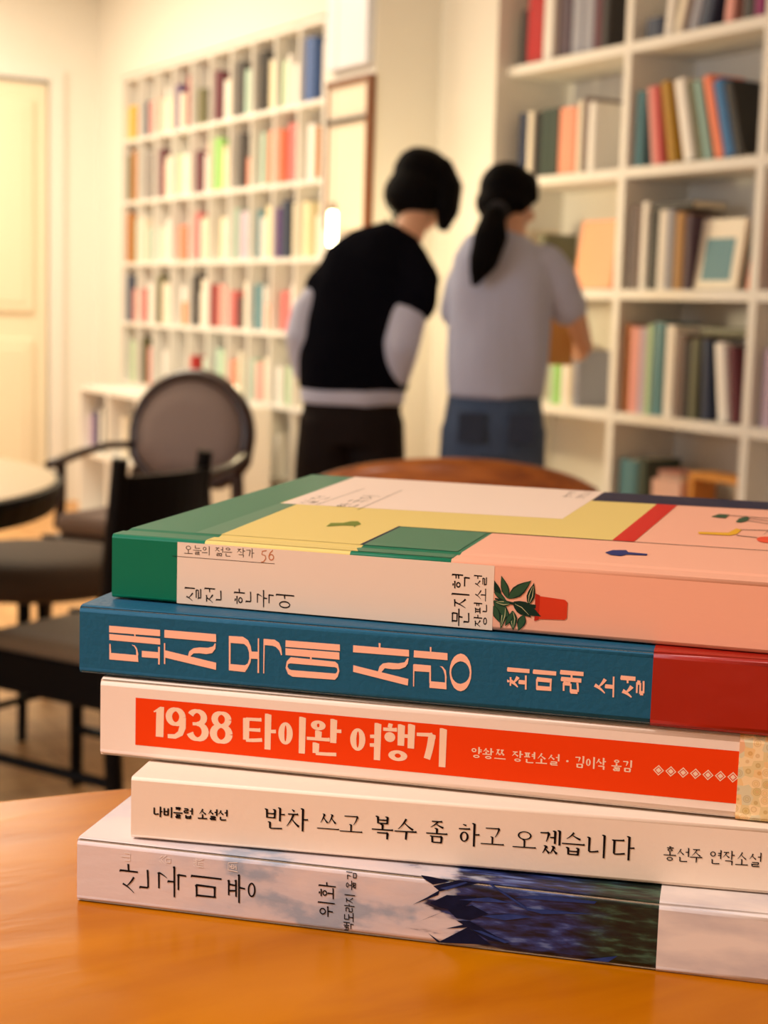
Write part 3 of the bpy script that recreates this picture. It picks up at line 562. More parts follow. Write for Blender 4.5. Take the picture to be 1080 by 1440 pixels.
# ------------------------------------------------------------------ materials of the room
WALL = mat('cream_wall_paint', sr(240, 236, 226), .8, .3, bump=.04, bscale=90)
SHELFW = mat('white_shelf_lacquer', sr(240, 236, 228), .5, .4)
def wood(name, c0, c1, scale, stretch, rough, coat=0.0, rot=0, planks=0):
    m = bpy.data.materials.get(name)
    if m: return m
    m = bpy.data.materials.new(name); m.use_nodes = True; nt = m.node_tree; b = nt.nodes['Principled BSDF']; N = nt.nodes.new; Lk = nt.links.new
    tc = N('ShaderNodeTexCoord'); mp = N('ShaderNodeMapping'); mp.inputs[3].default_value = stretch; mp.inputs[2].default_value = (0, 0, rot); Lk(tc.outputs['Object'], mp.inputs[0])
    n = N('ShaderNodeTexNoise'); n.inputs['Scale'].default_value = scale; n.inputs['Detail'].default_value = 8; n.inputs['Distortion'].default_value = .6; Lk(mp.outputs[0], n.inputs[0])
    r = N('ShaderNodeValToRGB'); e = r.color_ramp.elements; e[0].position = .32; e[0].color = (*c0, 1); e[1].position = .68; e[1].color = (*c1, 1); Lk(n.outputs[0], r.inputs[0])
    out = r.outputs[0]
    if planks:
        br = N('ShaderNodeTexBrick'); br.inputs['Scale'].default_value = 1; br.inputs['Brick Width'].default_value = 1.2; br.inputs['Row Height'].default_value = planks; br.inputs['Mortar Size'].default_value = .004
        br.inputs['Color1'].default_value = (1, 1, 1, 1); br.inputs['Color2'].default_value = (.86, .84, .82, 1); br.inputs['Mortar'].default_value = (.5, .42, .36, 1); Lk(tc.outputs['Object'], br.inputs[0])
        mx = N('ShaderNodeMix'); mx.data_type = 'RGBA'; mx.blend_type = 'MULTIPLY'; mx.inputs[0].default_value = 1; Lk(out, mx.inputs[6]); Lk(br.outputs[0], mx.inputs[7]); out = mx.outputs[2]
    Lk(out, b.inputs['Base Color']); b.inputs['Roughness'].default_value = rough; b.inputs['Coat Weight'].default_value = coat; b.inputs['Coat Roughness'].default_value = .15
    bp = N('ShaderNodeBump'); bp.inputs['Strength'].default_value = .15; bp.inputs['Distance'].default_value = .002; Lk(n.outputs[0], bp.inputs['Height']); Lk(bp.outputs[0], b.inputs['Normal'])
    return m
FLOORW = wood('oak_floor', sr(196, 142, 84), sr(224, 174, 114), 3, (8, .8, 1), .45, 0, 0, .14)
TABLEW = wood('honey_table_veneer', sr(168, 92, 0), sr(196, 118, 0), 5, (1.5, 6, 1), .22, 0, .72)
TABLEW.node_tree.nodes['Principled BSDF'].inputs['IOR'].default_value = 1.22
DARKW = wood('dark_walnut_wood', sr(34, 16, 14), sr(58, 28, 24), 12, (1, 1, 8), .35, .2)
CHAIRW = wood('reddish_brown_wood', sr(140, 70, 18), sr(196, 114, 38), 10, (1, 8, 8), .3, .5)
BLACKW = mat('black_painted_wood', sr(14, 12, 14), .4, .3)
METALB = mat('brass_metal', sr(205, 180, 140), .25, metal=1)

# ------------------------------------------------------------------ the room
def struct(name, m, *boxes):
    bm = bmesh.new()
    for b in boxes: bx(bm, *b)
    return tag(build(name, bm, m), kind='structure')
struct('floor', FLOORW, (-2.6, 3.9, -1.6, 8.6, -.1, 0))
struct('ceiling', WALL, (-2.6, 3.9, -1.6, 8.6, 2.9, 3.0))
# long wall on the right: shelf recess, two steps back, deeper recess
struct('wall_right', WALL, (3.235, 3.9, 5.26, 8.6, 0, 2.9), (3.02, 3.235, 5.26, 5.665, 0, 2.9), (3.02, 3.235, 7.955, 8.33, 0, 2.9), (3.02, 3.235, 5.665, 7.955, 2.305, 2.9),
       (3.311, 3.9, 4.865, 5.26, 0, 2.9), (3.66, 3.9, -1.6, 4.865, 0, 2.9), (3.36, 3.66, -1.6, 4.865, 2.455, 2.9))
struct('wall_far', WALL, (-2.6, 1.80, 8.33, 8.6, 0, 2.9), (2.82, 3.02, 8.33, 8.6, 0, 2.9), (1.80, 2.82, 8.33, 8.6, 2.36, 2.9))
struct('wall_left', WALL, (-2.75, -2.6, -1.6, 1.9, 0, 2.9), (-2.75, -2.6, 4.1, 8.6, 0, 2.9), (-2.75, -2.6, 1.9, 4.1, 0, .85), (-2.75, -2.6, 1.9, 4.1, 2.4, 2.9))
struct('wall_back', WALL, (-2.75, 3.9, -1.75, -1.6, 0, 2.9))
struct('trim_1', SHELFW, (2.745, 2.82, 8.30, 8.33, 0, 2.36), (1.80, 1.875, 8.30, 8.33, 0, 2.36), (1.875, 2.745, 8.30, 8.33, 2.30, 2.36))
struct('baseboard_right', SHELFW, (3.0, 3.02, 5.26, 5.665, 0, .1), (3.295, 3.311, 4.865, 5.26, 0, .1))
win = struct('window_1', SHELFW, (-2.72, -2.6, 1.9, 1.96, .85, 2.4), (-2.72, -2.6, 4.04, 4.1, .85, 2.4), (-2.72, -2.6, 1.96, 4.04, .85, .91), (-2.72, -2.6, 1.96, 4.04, 2.34, 2.4), (-2.7, -2.62, 2.98, 3.02, .91, 2.34))
glass = mat('window_glass', (1, 1, 1), .02); glass.node_tree.nodes['Principled BSDF'].inputs['Transmission Weight'].default_value = 1
box('pane', -2.67, -2.664, 1.96, 2.98, .91, 2.34, glass, win); box('pane', -2.67, -2.664, 3.02, 4.04, .91, 2.34, glass, win)
DOORM = mat('cream_door_paint', sr(244, 232, 204), .5)
door = struct('door_1', DOORM, (1.88, 2.74, 8.345, 8.385, .005, 2.285))
def door_panel(x0, x1, z0, z1):
    bm = bmesh.new(); bx(bm, x0, x1, 8.322, 8.345, z0, z1, .012); bx(bm, x0 + .05, x1 - .05, 8.316, 8.33, z0 + .05, z1 - .05, .006); build('door_panel', bm, DOORM, door)
door_panel(1.97, 2.66, 1.05, 2.2); door_panel(1.97, 2.66, .14, .91)
hd = bmesh.new(); tube(hd, [(1.94, 8.34, 1.0), (1.94, 8.28, 1.0)], .012); tube(hd, [(1.94, 8.28, 1.0), (2.04, 8.275, 1.0)], .009); build('door_handle', hd, METALB, door)

# ------------------------------------------------------------------ bookcases
PAL = {'yellow': (252, 190, 50), 'orange': (214, 130, 60), 'navy': (44, 56, 84), 'pink': (238, 168, 158), 'salmon': (242, 160, 130), 'purple': (84, 52, 122), 'cream': (242, 232, 212), 'darkred': (140, 16, 20), 'olive': (100, 96, 60),
       'maroon': (96, 34, 50), 'charcoal': (62, 58, 58), 'mint': (184, 216, 198), 'black': (30, 26, 24), 'paleyellow': (242, 230, 186), 'blue': (50, 84, 150), 'brown': (176, 108, 44), 'grey': (150, 142, 140), 'palegreen': (190, 220, 182),
       'green': (150, 214, 110), 'coral': (250, 140, 104), 'rose': (220, 104, 104), 'white': (244, 240, 234), 'lilac': (206, 186, 206), 'teal': (84, 134, 146), 'red': (196, 34, 34), 'greyblue': (158, 160, 174), 'plum': (72, 48, 66),
       'taupe': (122, 104, 98), 'darkgreen': (60, 76, 66), 'peach': (252, 176, 130), 'ochre': (176, 132, 30), 'tan': (170, 124, 60), 'skyblue': (40, 110, 170), 'sage': (110, 112, 88), 'aqua': (146, 186, 180), 'magenta': (150, 44, 110)}
WORD = {'darkred': 'dark red', 'paleyellow': 'pale yellow', 'palegreen': 'pale green', 'greyblue': 'grey blue', 'darkgreen': 'dark green', 'skyblue': 'bright blue', 'mint': 'mint green', 'rose': 'rose pink', 'navy': 'navy blue'}
PAGE = mat('shelf_book_pages', sr(232, 220, 196), .9)
def book_mesh(name):
    """unit book: spine faces -x, thickness along y, height z; cover folded round a page block"""
    bm = bmesh.new()
    P = [(1, 0), (.06, 0), (.015, .12), (0, .5), (.015, .88), (.06, 1), (1, 1), (1, .93), (.05, .93), (.05, .07), (1, .07)]
    A = [bm.verts.new((x, y, 0)) for x, y in P]; B = [bm.verts.new((x, y, 1)) for x, y in P]; n = len(P)
    for j in range(n): bm.faces.new((A[j], A[(j + 1) % n], B[(j + 1) % n], B[j]))
    for V in (A, B):
        bmesh.ops.triangle_fill(bm, edges=[bm.edges.get((V[j], V[(j + 1) % n])) for j in range(n)], use_beauty=True)
    for f in bm.faces: f.material_index = 0
    k = len(bm.faces); bx(bm, .05, .985, .07, .93, .008, .992); bm.faces.ensure_lookup_table()
    for f in bm.faces[k:]: f.material_index = 1
    me = bpy.data.meshes.new(name); bmesh.ops.recalc_face_normals(bm, faces=bm.faces); bm.to_mesh(me); bm.free()
    me.materials.append(SHELFW); me.materials.append(PAGE)
    return me
BOOKME = book_mesh('book')
ORD = ['first', 'second', 'third', 'fourth', 'fifth', 'sixth', 'seventh', 'eighth', 'ninth', 'tenth', 'eleventh', 'twelfth', 'thirteenth']
NB = [0]
def shelf_book(x, y0, z, d, t, h, colr, label, group, lean=0.0, flatb=False):
    """y0 = near edge of the spine; lean in radians tips the head of the book towards +y"""
    o = bpy.data.objects.new('book', BOOKME); COL.objects.link(o)
    o.scale = (d, t, h); o.location = (x, y0, z)
    if flatb: o.rotation_euler = (math.radians(90), 0, 0); o.location = (x, y0 + h, z)
    elif lean:
        o.rotation_euler = (-lean, 0, 0)
        if lean < 0: o.location = (x, y0, z + .0005); o.location.z += math.sin(-lean) * 0 ; 
        else: o.location = (x, y0, z + t * math.sin(lean))
    q = PAL[colr] if 'near' in group else tuple(.9 * c + .1 * e for c, e in zip(PAL[colr], (246, 236, 214)))  # covers outside the near bookcase: overexposed wash mixed into the colour as cream
    m = mat(('cover_' if 'near' in group else 'glare_washed_cover_') + colr, sr(*q), .5)
    o.material_slots[0].link = 'OBJECT'; o.material_slots[0].material = m
    tag(o, label, 'book', group); NB[0] += 1
    return o

def bookcase(name, label, x0, x1, ys, zs, tk, end=True, cat='bookcase', up=.5):
    t = thing(name, label, cat, ((x0 + x1) / 2, (ys[0] + ys[-1]) / 2, 0)); ox, oy = t.location.x, t.location.y
    for y in (ys if end else ys[:-1]): box('upright_panel', x0 - ox, x1 - ox, y - tk * up - oy, y + tk * up - oy, 0 if zs[0] < .2 else zs[0], zs[-1], SHELFW, t)
    for z in zs:
        for a, b in zip(ys, ys[1:]): box('shelf_board', x0 + .001 - ox, x1 - ox, a + tk * up - oy, b - tk * up - oy, z - tk * .6, z + tk * .4, SHELFW, t)
    box('back_panel', x1 - ox, x1 + .008 - ox, ys[0] - oy, ys[-1] - oy, zs[0], zs[-1], SHELFW, t)
    return t
# wide bookcase set into the far part of the wall
FY = [5.68 + .2265 * i for i in range(11)]; FY[-1] = 7.94
FZ = [.06, .37, .69, 1.01, 1.325, 1.645, 1.965, 2.29]
bookcase('bookcase', 'wide white bookcase of ten columns built into the wall behind the upholstered armchair', 3.022, 3.222, FY, FZ, .022, up=.32)
ROWN = ['top', 'second', 'third', 'fourth', 'fifth', 'sixth']
ROWS = {0: [(7.871, 7.935, .6, 'yellow'), (7.82, 7.868, .6, 'yellow'), (7.775, 7.815, .5, 'orange'), (7.621, 7.70, .62, 'navy'), (7.58, 7.618, .6, 'pink'), (7.52, 7.56, .6, 'pink'), (7.458, 7.495, .6, 'salmon'), (7.22, 7.262, .75, 'purple'), (7.149, 7.21, .6, 'cream'), (7.05, 7.12, .85, 'darkred'), (6.94, 7.02, .6, 'olive'), (6.738, 6.79, .8, 'maroon'), (6.83, 6.86, .8, 'purple'), (6.50, 6.57, .85, 'charcoal'), (6.445, 6.49, .7, 'mint'), (6.256, 6.33, .9, 'black'), (6.157, 6.21, .7, 'paleyellow'), (5.93, 5.965, .9, 'black'), (5.80, 5.886, .9, 'blue')],
 1: [(7.864, 7.93, .85, 'olive'), (7.79, 7.85, .9, 'brown'), (7.735, 7.785, .9, 'brown'), (7.584, 7.65, .8, 'grey'), (7.44, 7.486, .85, 'maroon'), (7.385, 7.431, .6, 'pink'), (7.184, 7.25, .7, 'palegreen'), (6.967, 7.02, .7, 'maroon'), (6.858, 6.9, .8, 'pink'), (6.736, 6.80, .85, 'green'), (6.486, 6.54, .85, 'charcoal'), (6.38, 6.434, .45, 'coral'), (6.273, 6.31, .8, 'mint'), (6.155, 6.23, .8, 'coral'), (6.09, 6.12, .8, 'coral'), (5.975, 6.05, .85, 'rose'), (5.806, 5.87, .8, 'white'), (5.761, 5.8, .75, 'brown')],
 2: [(7.84, 7.93, .9, 'brown'), (7.66, 7.71, .8, 'cream'), (7.508, 7.56, .3, 'pink'), (7.238, 7.26, .7, 'rose'), (7.28, 7.33, .7, 'rose'), (7.131, 7.2, .6, 'coral'), (7.055, 7.095, .8, 'black'), (6.974, 7.01, .8, 'rose'), (6.882, 6.93, .7, 'palegreen'), (6.545, 6.58, .8, 'mint'), (6.438, 6.529, .75, 'lilac'), (6.37, 6.423, .75, 'teal'), (6.298, 6.34, .75, 'teal'), (6.197, 6.24, .8, 'paleyellow'), (6.085, 6.118, .75, 'purple'), (6.03, 6.079, .85, 'navy'), (5.93, 5.98, .8, 'paleyellow'), (5.813, 5.87, .8, 'paleyellow')],
 3: [(7.86, 7.93, .85, 'navy'), (7.788, 7.85, .6, 'pink'), (7.647, 7.705, .62, 'red'), (7.73, 7.78, .62, 'red'), (7.423, 7.48, .85, 'olive'), (7.095, 7.15, .4, 'orange'), (6.99, 7.024, .85, 'charcoal'), (6.748, 6.80, .7, 'darkred'), (6.675, 6.739, .7, 'pink'), (6.533, 6.57, .6, 'rose'), (6.464, 6.526, .5, 'charcoal'), (6.257, 6.33, .7, 'teal'), (6.171, 6.22, .4, 'coral'), (5.985, 6.08, .6, 'rose')],
 4: [(7.679, 7.71, .85, 'olive'), (7.475, 7.55, .75, 'blue'), (7.0, 7.06, .6, 'red'), (6.5, 6.57, .6, 'coral'), (6.245, 6.311, .6, 'pink')], 5: [(7.3, 7.36, .7, 'teal'), (6.5, 6.56, .7, 'rose')]}
random.seed(11)
PALE = ['cream', 'white', 'paleyellow', 'cream', 'white', 'palegreen', 'cream', 'cream', 'white', 'white', 'paleyellow', 'mint', 'cream', 'pink', 'white', 'cream', 'white']
for r in range(6):
    zb = FZ[6 - r] + .022 * .4 + .0006; gap = .31
    L = [(a, b, h, c) for a, b, h, c in ROWS[r]]
    # fill the free places of each cell with pale books
    for ci in range(10):
        lo, hi = FY[ci] + .013, FY[ci + 1] - .013
        occ = sorted((a, b) for a, b, _, _ in L if b > lo and a < hi)
        y = lo
        prob = (.72 if r < 4 else .5 if r == 4 else .28)
        while y < hi - .03:
            t = random.uniform(.03, .05)
            hit = next(((a, b) for a, b in occ if a < y + t and b > y), None)
            if hit: y = hit[1] + .001; continue
            if y + t > hi: break
            if random.random() < prob: L.append((y, y + t, random.uniform(.56, .78), random.choice(PALE)))
            y += t + .001
    fit = []
    for a, b, h, c in L:
        ci = max(i for i in range(10) if FY[i] - .001 <= max((a + b) / 2, FY[0])); lo, hi = FY[ci] + .0135, FY[ci + 1] - .0135
        a, b = max(a, lo), min(b, hi)
        if b - a > .015: fit.append((ci, a, b, h, c))
    for ci in range(10):
        q = sorted([f for f in fit if f[0] == ci], key=lambda f: -f[2]); last = None
        k = 0
        for _, a, b, h, c in q:
            if last is not None: b = min(b, last - .0005)
            if b - a < .014: continue
            last = a
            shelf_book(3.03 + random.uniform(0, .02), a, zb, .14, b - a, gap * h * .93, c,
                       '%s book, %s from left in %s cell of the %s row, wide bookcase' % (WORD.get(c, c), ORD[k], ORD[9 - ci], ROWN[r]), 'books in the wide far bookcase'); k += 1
# near bookcase on the right
NY = [1.555, 2.205, 2.86, 3.51, 4.165, 4.879]; NZ = [.06, .38, .79, 1.205, 1.61, 2.02, 2.43]
bookcase('bookcase', 'tall white bookcase with deep open shelves right of the two people', 3.362, 3.645, NY, NZ, .034, False)
def nrow(ri, ci, items, xf=3.385, d=.15):
    """items from left (far) to right (near): (width, height, colour, lean, gap before)"""
    zb = NZ[5 - ri] + .034 * .4 + .0005; hi = NY[ci + 1] - .022; y = hi; cell = {4: 'left', 3: 'middle', 2: 'right', 1: 'far right'}[ci]; rn = ROWN[ri]; k = 0
    pl, ph = 0, 0
    for it in items:
        wd, h, c = it[:3]; lean = it[3] if len(it) > 3 else 0; gp = it[4] if len(it) > 4 else .001
        if k and lean != pl: gp += max(0, min(h, ph) * (math.sin(lean) - math.sin(pl))) + .012
        elif not k and lean > 0: gp += h * math.sin(lean)
        if lean and pl == lean: gp += .0012
        y -= gp + wd / math.cos(lean); pl, ph = lean, h
        if y < NY[ci] + .0175: print('row overfull', ri, ci, c, round(y - NY[ci] - .0175, 3)); continue
        shelf_book(xf, y, zb, d, wd, h, c, '%s%s book, %s from left on the %s shelf, %s column of near bookcase' % ('leaning ' if lean else '', WORD.get(c, c), ORD[k], rn, cell), 'books in the near bookcase', lean); k += 1
nrow(0, 4, [(.04, .2, 'charcoal', 0, .03), (.045, .30, 'red'), (.045, .30, 'red'), (.06, .3, 'white', 0, .006), (.035, .3, 'taupe'), (.07, .32, 'plum'), (.07, .34, 'greyblue'), (.06, .35, 'greyblue'), (.04, .36, 'maroon'), (.035, .36, 'charcoal')])
nrow(1, 4, [(.05, .24, 'navy', 0, .04), (.035, .24, 'cream', 0, .006), (.033, .235, 'black', 0, .015), (.05, .24, 'darkgreen'), (.05, .24, 'darkgreen'), (.1, .235, 'salmon', 0, .006), (.03, .25, 'cream', 0, .01), (.03, .26, 'taupe'), (.04, .24, 'white')])
nrow(2, 4, [(.035, .2, 'greyblue', 0, .05), (.03, .22, 'cream'), (.04, .2, 'sage', 0, .08)])
nrow(3, 4, [(.03, .2, 'palegreen', 0, .30), (.035, .22, 'green'), (.035, .22, 'white'), (.03, .21, 'cream'), (.03, .2, 'greyblue', 0, .01)])
nrow(0, 3, [(.08, .07, 'navy', 0, .03), (.035, .36, 'white', -.12, .0), (.035, .36, 'cream', -.26, .0), (.03, .36, 'taupe', -.26, .0), (.04, .34, 'greyblue', -.26), (.055, .34, 'navy', -.26), (.04, .33, 'pink', -.1, .0), (.05, .30, 'charcoal', 0, .0), (.035, .3, 'magenta', 0, .002)])
nrow(1, 3, [(.04, .25, 'teal', 0, .004), (.026, .26, 'pink', .16, .0), (.026, .26, 'rose', .16, .0), (.04, .27, 'ochre', .22, .0), (.05, .27, 'white', .26, .01), (.03, .26, 'sage', .28, .0), (.03, .26, 'aqua', .28, .0), (.036, .27, 'coral', .30, .0), (.045, .25, 'skyblue', .30, .001), (.04, .24, 'black', .30, .001)])
nrow(2, 3, [(.025, .28, 'grey', 0, .005), (.025, .28, 'taupe', 0), (.035, .29, 'white', 0, .004), (.05, .26, 'black', 0, .004), (.04, .26, 'white'), (.035, .26, 'greyblue'), (.045, .25, 'tan', 0, .005), (.035, .24, 'plum', 0, .005)])
nrow(3, 3, [(.03, .3, 'brown', 0, .004), (.045, .29, 'pink'), (.035, .29, 'lilac'), (.03, .3, 'palegreen', 0, .004), (.06, .31, 'teal'), (.05, .3, 'white', 0, .003), (.04, .27, 'taupe', 0, .006), (.03, .25, 'charcoal'), (.035, .26, 'sage', 0), (.035, .26, 'navy', .05), (.05, .25, 'white', .14, .006), (.034, .24, 'maroon', .14, .01)])
nrow(4, 3, [(.1, .25, 'teal', 0, .004), (.05, .26, 'darkgreen')])
nrow(2, 2, [(.04, .24, 'pink', 0, .02), (.04, .26, 'lilac'), (.03, .25, 'teal')]); nrow(3, 2, [(.05, .24, 'lilac', 0, .01), (.05, .16, 'magenta'), (.04, .2, 'navy')]); nrow(1, 2, [(.04, .25, 'grey', 0, .2), (.04, .26, 'teal')]); nrow(0, 2, [(.06, .3, 'rose', 0, .02), (.05, .32, 'white')])
# books lying flat or facing out
def facing(name, x, y0, y1, z, h, colr, label, inner=None):
    t = thing(name, label, 'book', (x, (y0 + y1) / 2, z), 0, 'books facing out in the near bookcase'); w_ = (y1 - y0) / 2
    o = box('cover', 0, .018, -w_, w_, 0, h, mat('cover_' + colr, sr(*PAL[colr]), .5), t, .002)
    if inner: box('cover_picture', -.0012, .001, -w_ * .68, w_ * .68, h * .12, h * .72, mat('cover_' + inner, sr(*PAL[inner]), .5, var=.35, vscale=30), t)
    t.rotation_euler = (0, math.radians(8), 0); t.location.z += .0032
    return t
facing('book', 3.395, 4.245, 4.455, 1.2195, .24, 'peach', 'peach orange book standing face out behind the person in pale top')
facing('book', 3.40, 3.63, 3.825, 1.2195, .225, 'cream', 'cream book with teal cover picture facing out on the third shelf', 'teal')
facing('book', 3.42, 3.565, 3.605, 1.2195, .235, 'salmon', 'salmon pink slim book beside the cream face out book')
shelf_book(3.385, 3.832, 1.4806, .15, .024, .20, 'black', 'black book lying flat on top of the upright books, third shelf, middle column', 'books in the near bookcase', flatb=True)
shelf_book(3.385, 3.56, .8045 + .268, .15, .03, .20, 'sage', 'olive book lying flat on top of upright books, fourth shelf, middle column', 'books in the near bookcase', flatb=True)
# bottom shelf: box of cards and a small wooden stand
bt = thing('card_box', 'open box of pink and cream cards on the low shelf beside dark green book', 'box', (3.44, 3.88, .3945))
MB_ = mat('pinkish_card', sr(232, 190, 176), .7)
for a in ((-.06, .06, -.07, -.066, 0, .2), (-.06, .06, .066, .07, 0, .2), (-.06, -.056, -.066, .066, 0, .2), (.056, .06, -.066, .066, 0, .2), (-.056, .056, -.066, .066, 0, .004)): box('box_side', *a, MB_, bt)
for i in range(9): box('card', -.05, .05, -.06 + i * .013, -.053 + i * .013, .004, .215 + .008 * (i % 3), mat('card_%d' % (i % 3), sr(*[(240, 214, 196), (214, 200, 188), (236, 176, 164)][i % 3]), .7), bt)
st = thing('wooden_stand', 'orange wooden display stand on the low shelf', 'stand', (3.44, 3.66, .3945))
OW = mat('orange_pine', sr(214, 146, 62), .5)
for a in ((-.05, .05, -.12, -.1, 0, .24), (-.05, .05, .1, .12, 0, .24), (-.05, .05, -.1, .1, .22, .24), (-.05, .05, -.1, .1, .08, .095)): box('slat', *a, OW, st)
# low open cabinet in front of the wide bookcase
lc = bookcase('low_cabinet', 'low white open cabinet in front of the wide bookcase, behind the upholstered armchair', 2.6, 2.9, [5.87, 6.255, 6.64, 7.022, 7.405], [.04, .375, .695], .024, cat='cabinet')
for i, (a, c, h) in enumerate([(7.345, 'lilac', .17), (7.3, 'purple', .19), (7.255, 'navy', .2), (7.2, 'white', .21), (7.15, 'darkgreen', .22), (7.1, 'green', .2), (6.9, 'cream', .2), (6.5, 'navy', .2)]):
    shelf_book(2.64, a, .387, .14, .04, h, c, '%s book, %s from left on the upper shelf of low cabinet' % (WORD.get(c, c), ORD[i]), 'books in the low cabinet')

# ------------------------------------------------------------------ wall pieces left of the people
fr = thing('framed_board', 'white board with brown wooden frame hung on the wall beside the wide bookcase', 'board', (3.02, 5.44, 1.72))
BW = mat('brown_frame_wood', sr(120, 70, 36), .4)
box('board', -.012, -.001, -.165, .165, -.27, .28, mat('ivory_board', sr(240, 226, 204), .6), fr)
box('frame_side', -.03, -.001, -.19, -.165, -.285, .30, BW, fr); box('frame_side', -.02, -.001, .165, .175, -.285, .30, BW, fr)
box('frame_rail', -.03, -.001, -.165, .165, .28, .30, BW, fr); box('frame_rail', -.02, -.001, -.165, .165, -.285, -.27, mat('ivory_board', (1, 1, 1)), fr)
box('hanging_rod', -.03, -.012, -.165, .165, .135, .15, mat('dark_grey_metal', sr(70, 66, 64), .4, metal=.6), fr)
pn = tag(box('wall_panel', 2.985, 3.019, 5.275, 5.60, 2.06, 2.72, mat('cool_white_plastic', sr(226, 230, 242), .35), None, .008), 'pale bluish white wall unit above the brown framed board', 'wall unit')
# pendant lamp with a glowing tube
LX, LY, LZ = 2.60, 4.80, 1.405
lp = thing('pendant_lamp', 'small glowing tube lamp hanging beside the person in black', 'lamp', (LX, LY, LZ))
bm = bmesh.new(); tube(bm, [(0, 0, -.066), (0, 0, -.056), (0, 0, .05), (0, 0, .056)], [.008, .015, .015, .008], lat=(1, 0, 0), seg=16)
build('glowing_tube', bm, mat('lamp_glow', (1, 1, 1), emit=((1.0, .93, .55), 14)), lp)
bm = bmesh.new(); tube(bm, [(0, 0, .056), (0, 0, .085)], .013, lat=(1, 0, 0)); build('socket', bm, METALB, lp)
bm = bmesh.new(); tube(bm, [(0, 0, .085), (0, 0, 2.9 - LZ)], .0015, lat=(1, 0, 0), seg=6); build('cord', bm, mat('white_cord', (.8, .8, .78)), lp)
pl = bpy.data.lights.new('lamp_light', 'POINT'); pl.energy = 19; pl.color = (1, .80, .46); pl.shadow_soft_size = .06
po = bpy.data.objects.new('lamp_light', pl); po.location = (0, 0, -.12); po.parent = lp; COL.objects.link(po)

# ------------------------------------------------------------------ tables and chairs
tb = thing('round_table', 'honey coloured high wooden round table carrying the stack of books', 'table', (.111, -.066, 0))
bm = bmesh.new(); tube(bm, [(0, 0, .918), (0, 0, .922), (0, 0, .945), (0, 0, .9495), (0, 0, .95)], [.592, .598, .6, .5985, .596], lat=(1, 0, 0), seg=96); build('tabletop', bm, TABLEW, tb)
bm = bmesh.new(); tube(bm, [(0, 0, .03), (0, 0, .06), (0, 0, .12), (0, 0, .85), (0, 0, .918)], [.05, .06, .035, .035, .09], lat=(1, 0, 0), seg=24); build('pedestal', bm, DARKW, tb)
bm = bmesh.new(); tube(bm, [(0, 0, 0), (0, 0, .012), (0, 0, .03)], [.27, .265, .06], lat=(1, 0, 0), seg=48); build('base', bm, DARKW, tb)
t2 = thing('round_table', 'low round table with cream top and thick black rim, at the left edge', 'table', (.41, 3.67, 0))
bm = bmesh.new(); tube(bm, [(0, 0, .70), (0, 0, .72)], [.776, .776], lat=(1, 0, 0), seg=72); build('tabletop', bm, mat('cream_laminate', sr(244, 224, 186), .35), t2)
bm = bmesh.new(); tube(bm, [(0, 0, .655), (0, 0, .7), (0, 0, .716), (0, 0, .712)], [.775, .79, .79, .777], lat=(1, 0, 0), seg=72); build('rim', bm, BLACKW, t2)
for k in range(4):
    a = math.radians(-18 + 90 * k); c, s = math.cos(a), math.sin(a); bm = bmesh.new()
    tube(bm, [(c * r_, s * r_, z) for r_, z in ((.60, .655), (.6, .5), (.52, .3), (.46, .12), (.5, 0))], [.035, .034, .03, .026, .03], lat=(-s, c, 0)); build('leg', bm, BLACKW, t2)
bm = bmesh.new(); tube(bm, [(-.46, -.0, .13), (.46, 0, .13)], .014); tube(bm, [(0, -.46, .13), (0, .46, .13)], .014); build('stretcher', bm, BLACKW, t2)

def side_chair(loc, rz, label, w_=.36, d=.36, top=.785):
    """seat faces +y locally; back at y=0"""
    t = thing('dining_chair', label, 'chair', loc, rz)
    for s in (-1, 1):
        bm = bmesh.new(); tube(bm, [(s * w_ / 2, -.03, 0), (s * w_ / 2, 0, .44), (s * w_ / 2, -.008, .6), (s * w_ / 2, -.03, top + .03)], [.018, .02, .018, .016], [.018, .02, .019, .017], lat=(1, 0, 0), seg=8); build('leg', bm, BLACKW, t)
        bm = bmesh.new(); tube(bm, [(s * w_ / 2, d, 0), (s * w_ / 2, d, .42)], [.014, .019], lat=(1, 0, 0), seg=8); build('leg', bm, BLACKW, t)
        bm = bmesh.new(); tube(bm, [(s * w_ / 2, -.015, .135), (s * w_ / 2, d, .135)], .012, seg=8); build('stretcher', bm, BLACKW, t)
    bm = bmesh.new(); tube(bm, [(-w_ / 2, d, .24), (w_ / 2, d, .24)], .009, seg=8); build('stretcher', bm, BLACKW, t)
    box('seat_frame', -w_ / 2, w_ / 2, .0, d, .285, .375, BLACKW, t, .006)
    box('seat', -w_ / 2 - .005, w_ / 2 + .005, .012, d + .01, .375, .415, mat('taupe_upholstery', sr(120, 104, 84), .85, bump=.3, bscale=300, sheen=.3), t, .016)
    bm = bmesh.new(); n = 8
    for i in range(n):
        a0, a1 = -1 + 2 * i / n, -1 + 2 * (i + 1) / n
        f = lambda a: -.02 - .03 * (1 - a * a)
        v = [bm.verts.new((a * w_ / 2, f(a) + dy - (.02 if z > .7 else 0), z)) for a, z, dy in ((a0, .5, 0), (a1, .5, 0), (a1, top - .005, 0), (a0, top - .005, 0), (a0, .5, .016), (a1, .5, .016), (a1, top - .005, .016), (a0, top - .005, .016))]
        for q in ((0, 1, 2, 3), (5, 4, 7, 6), (3, 2, 6, 7), (0, 4, 5, 1), (0, 3, 7, 4), (1, 5, 6, 2)): bm.faces.new([v[j] for j in q])
    bmesh.ops.remove_doubles(bm, verts=bm.verts, dist=.0005)
    build('backrest', bm, BLACKW, t); return t
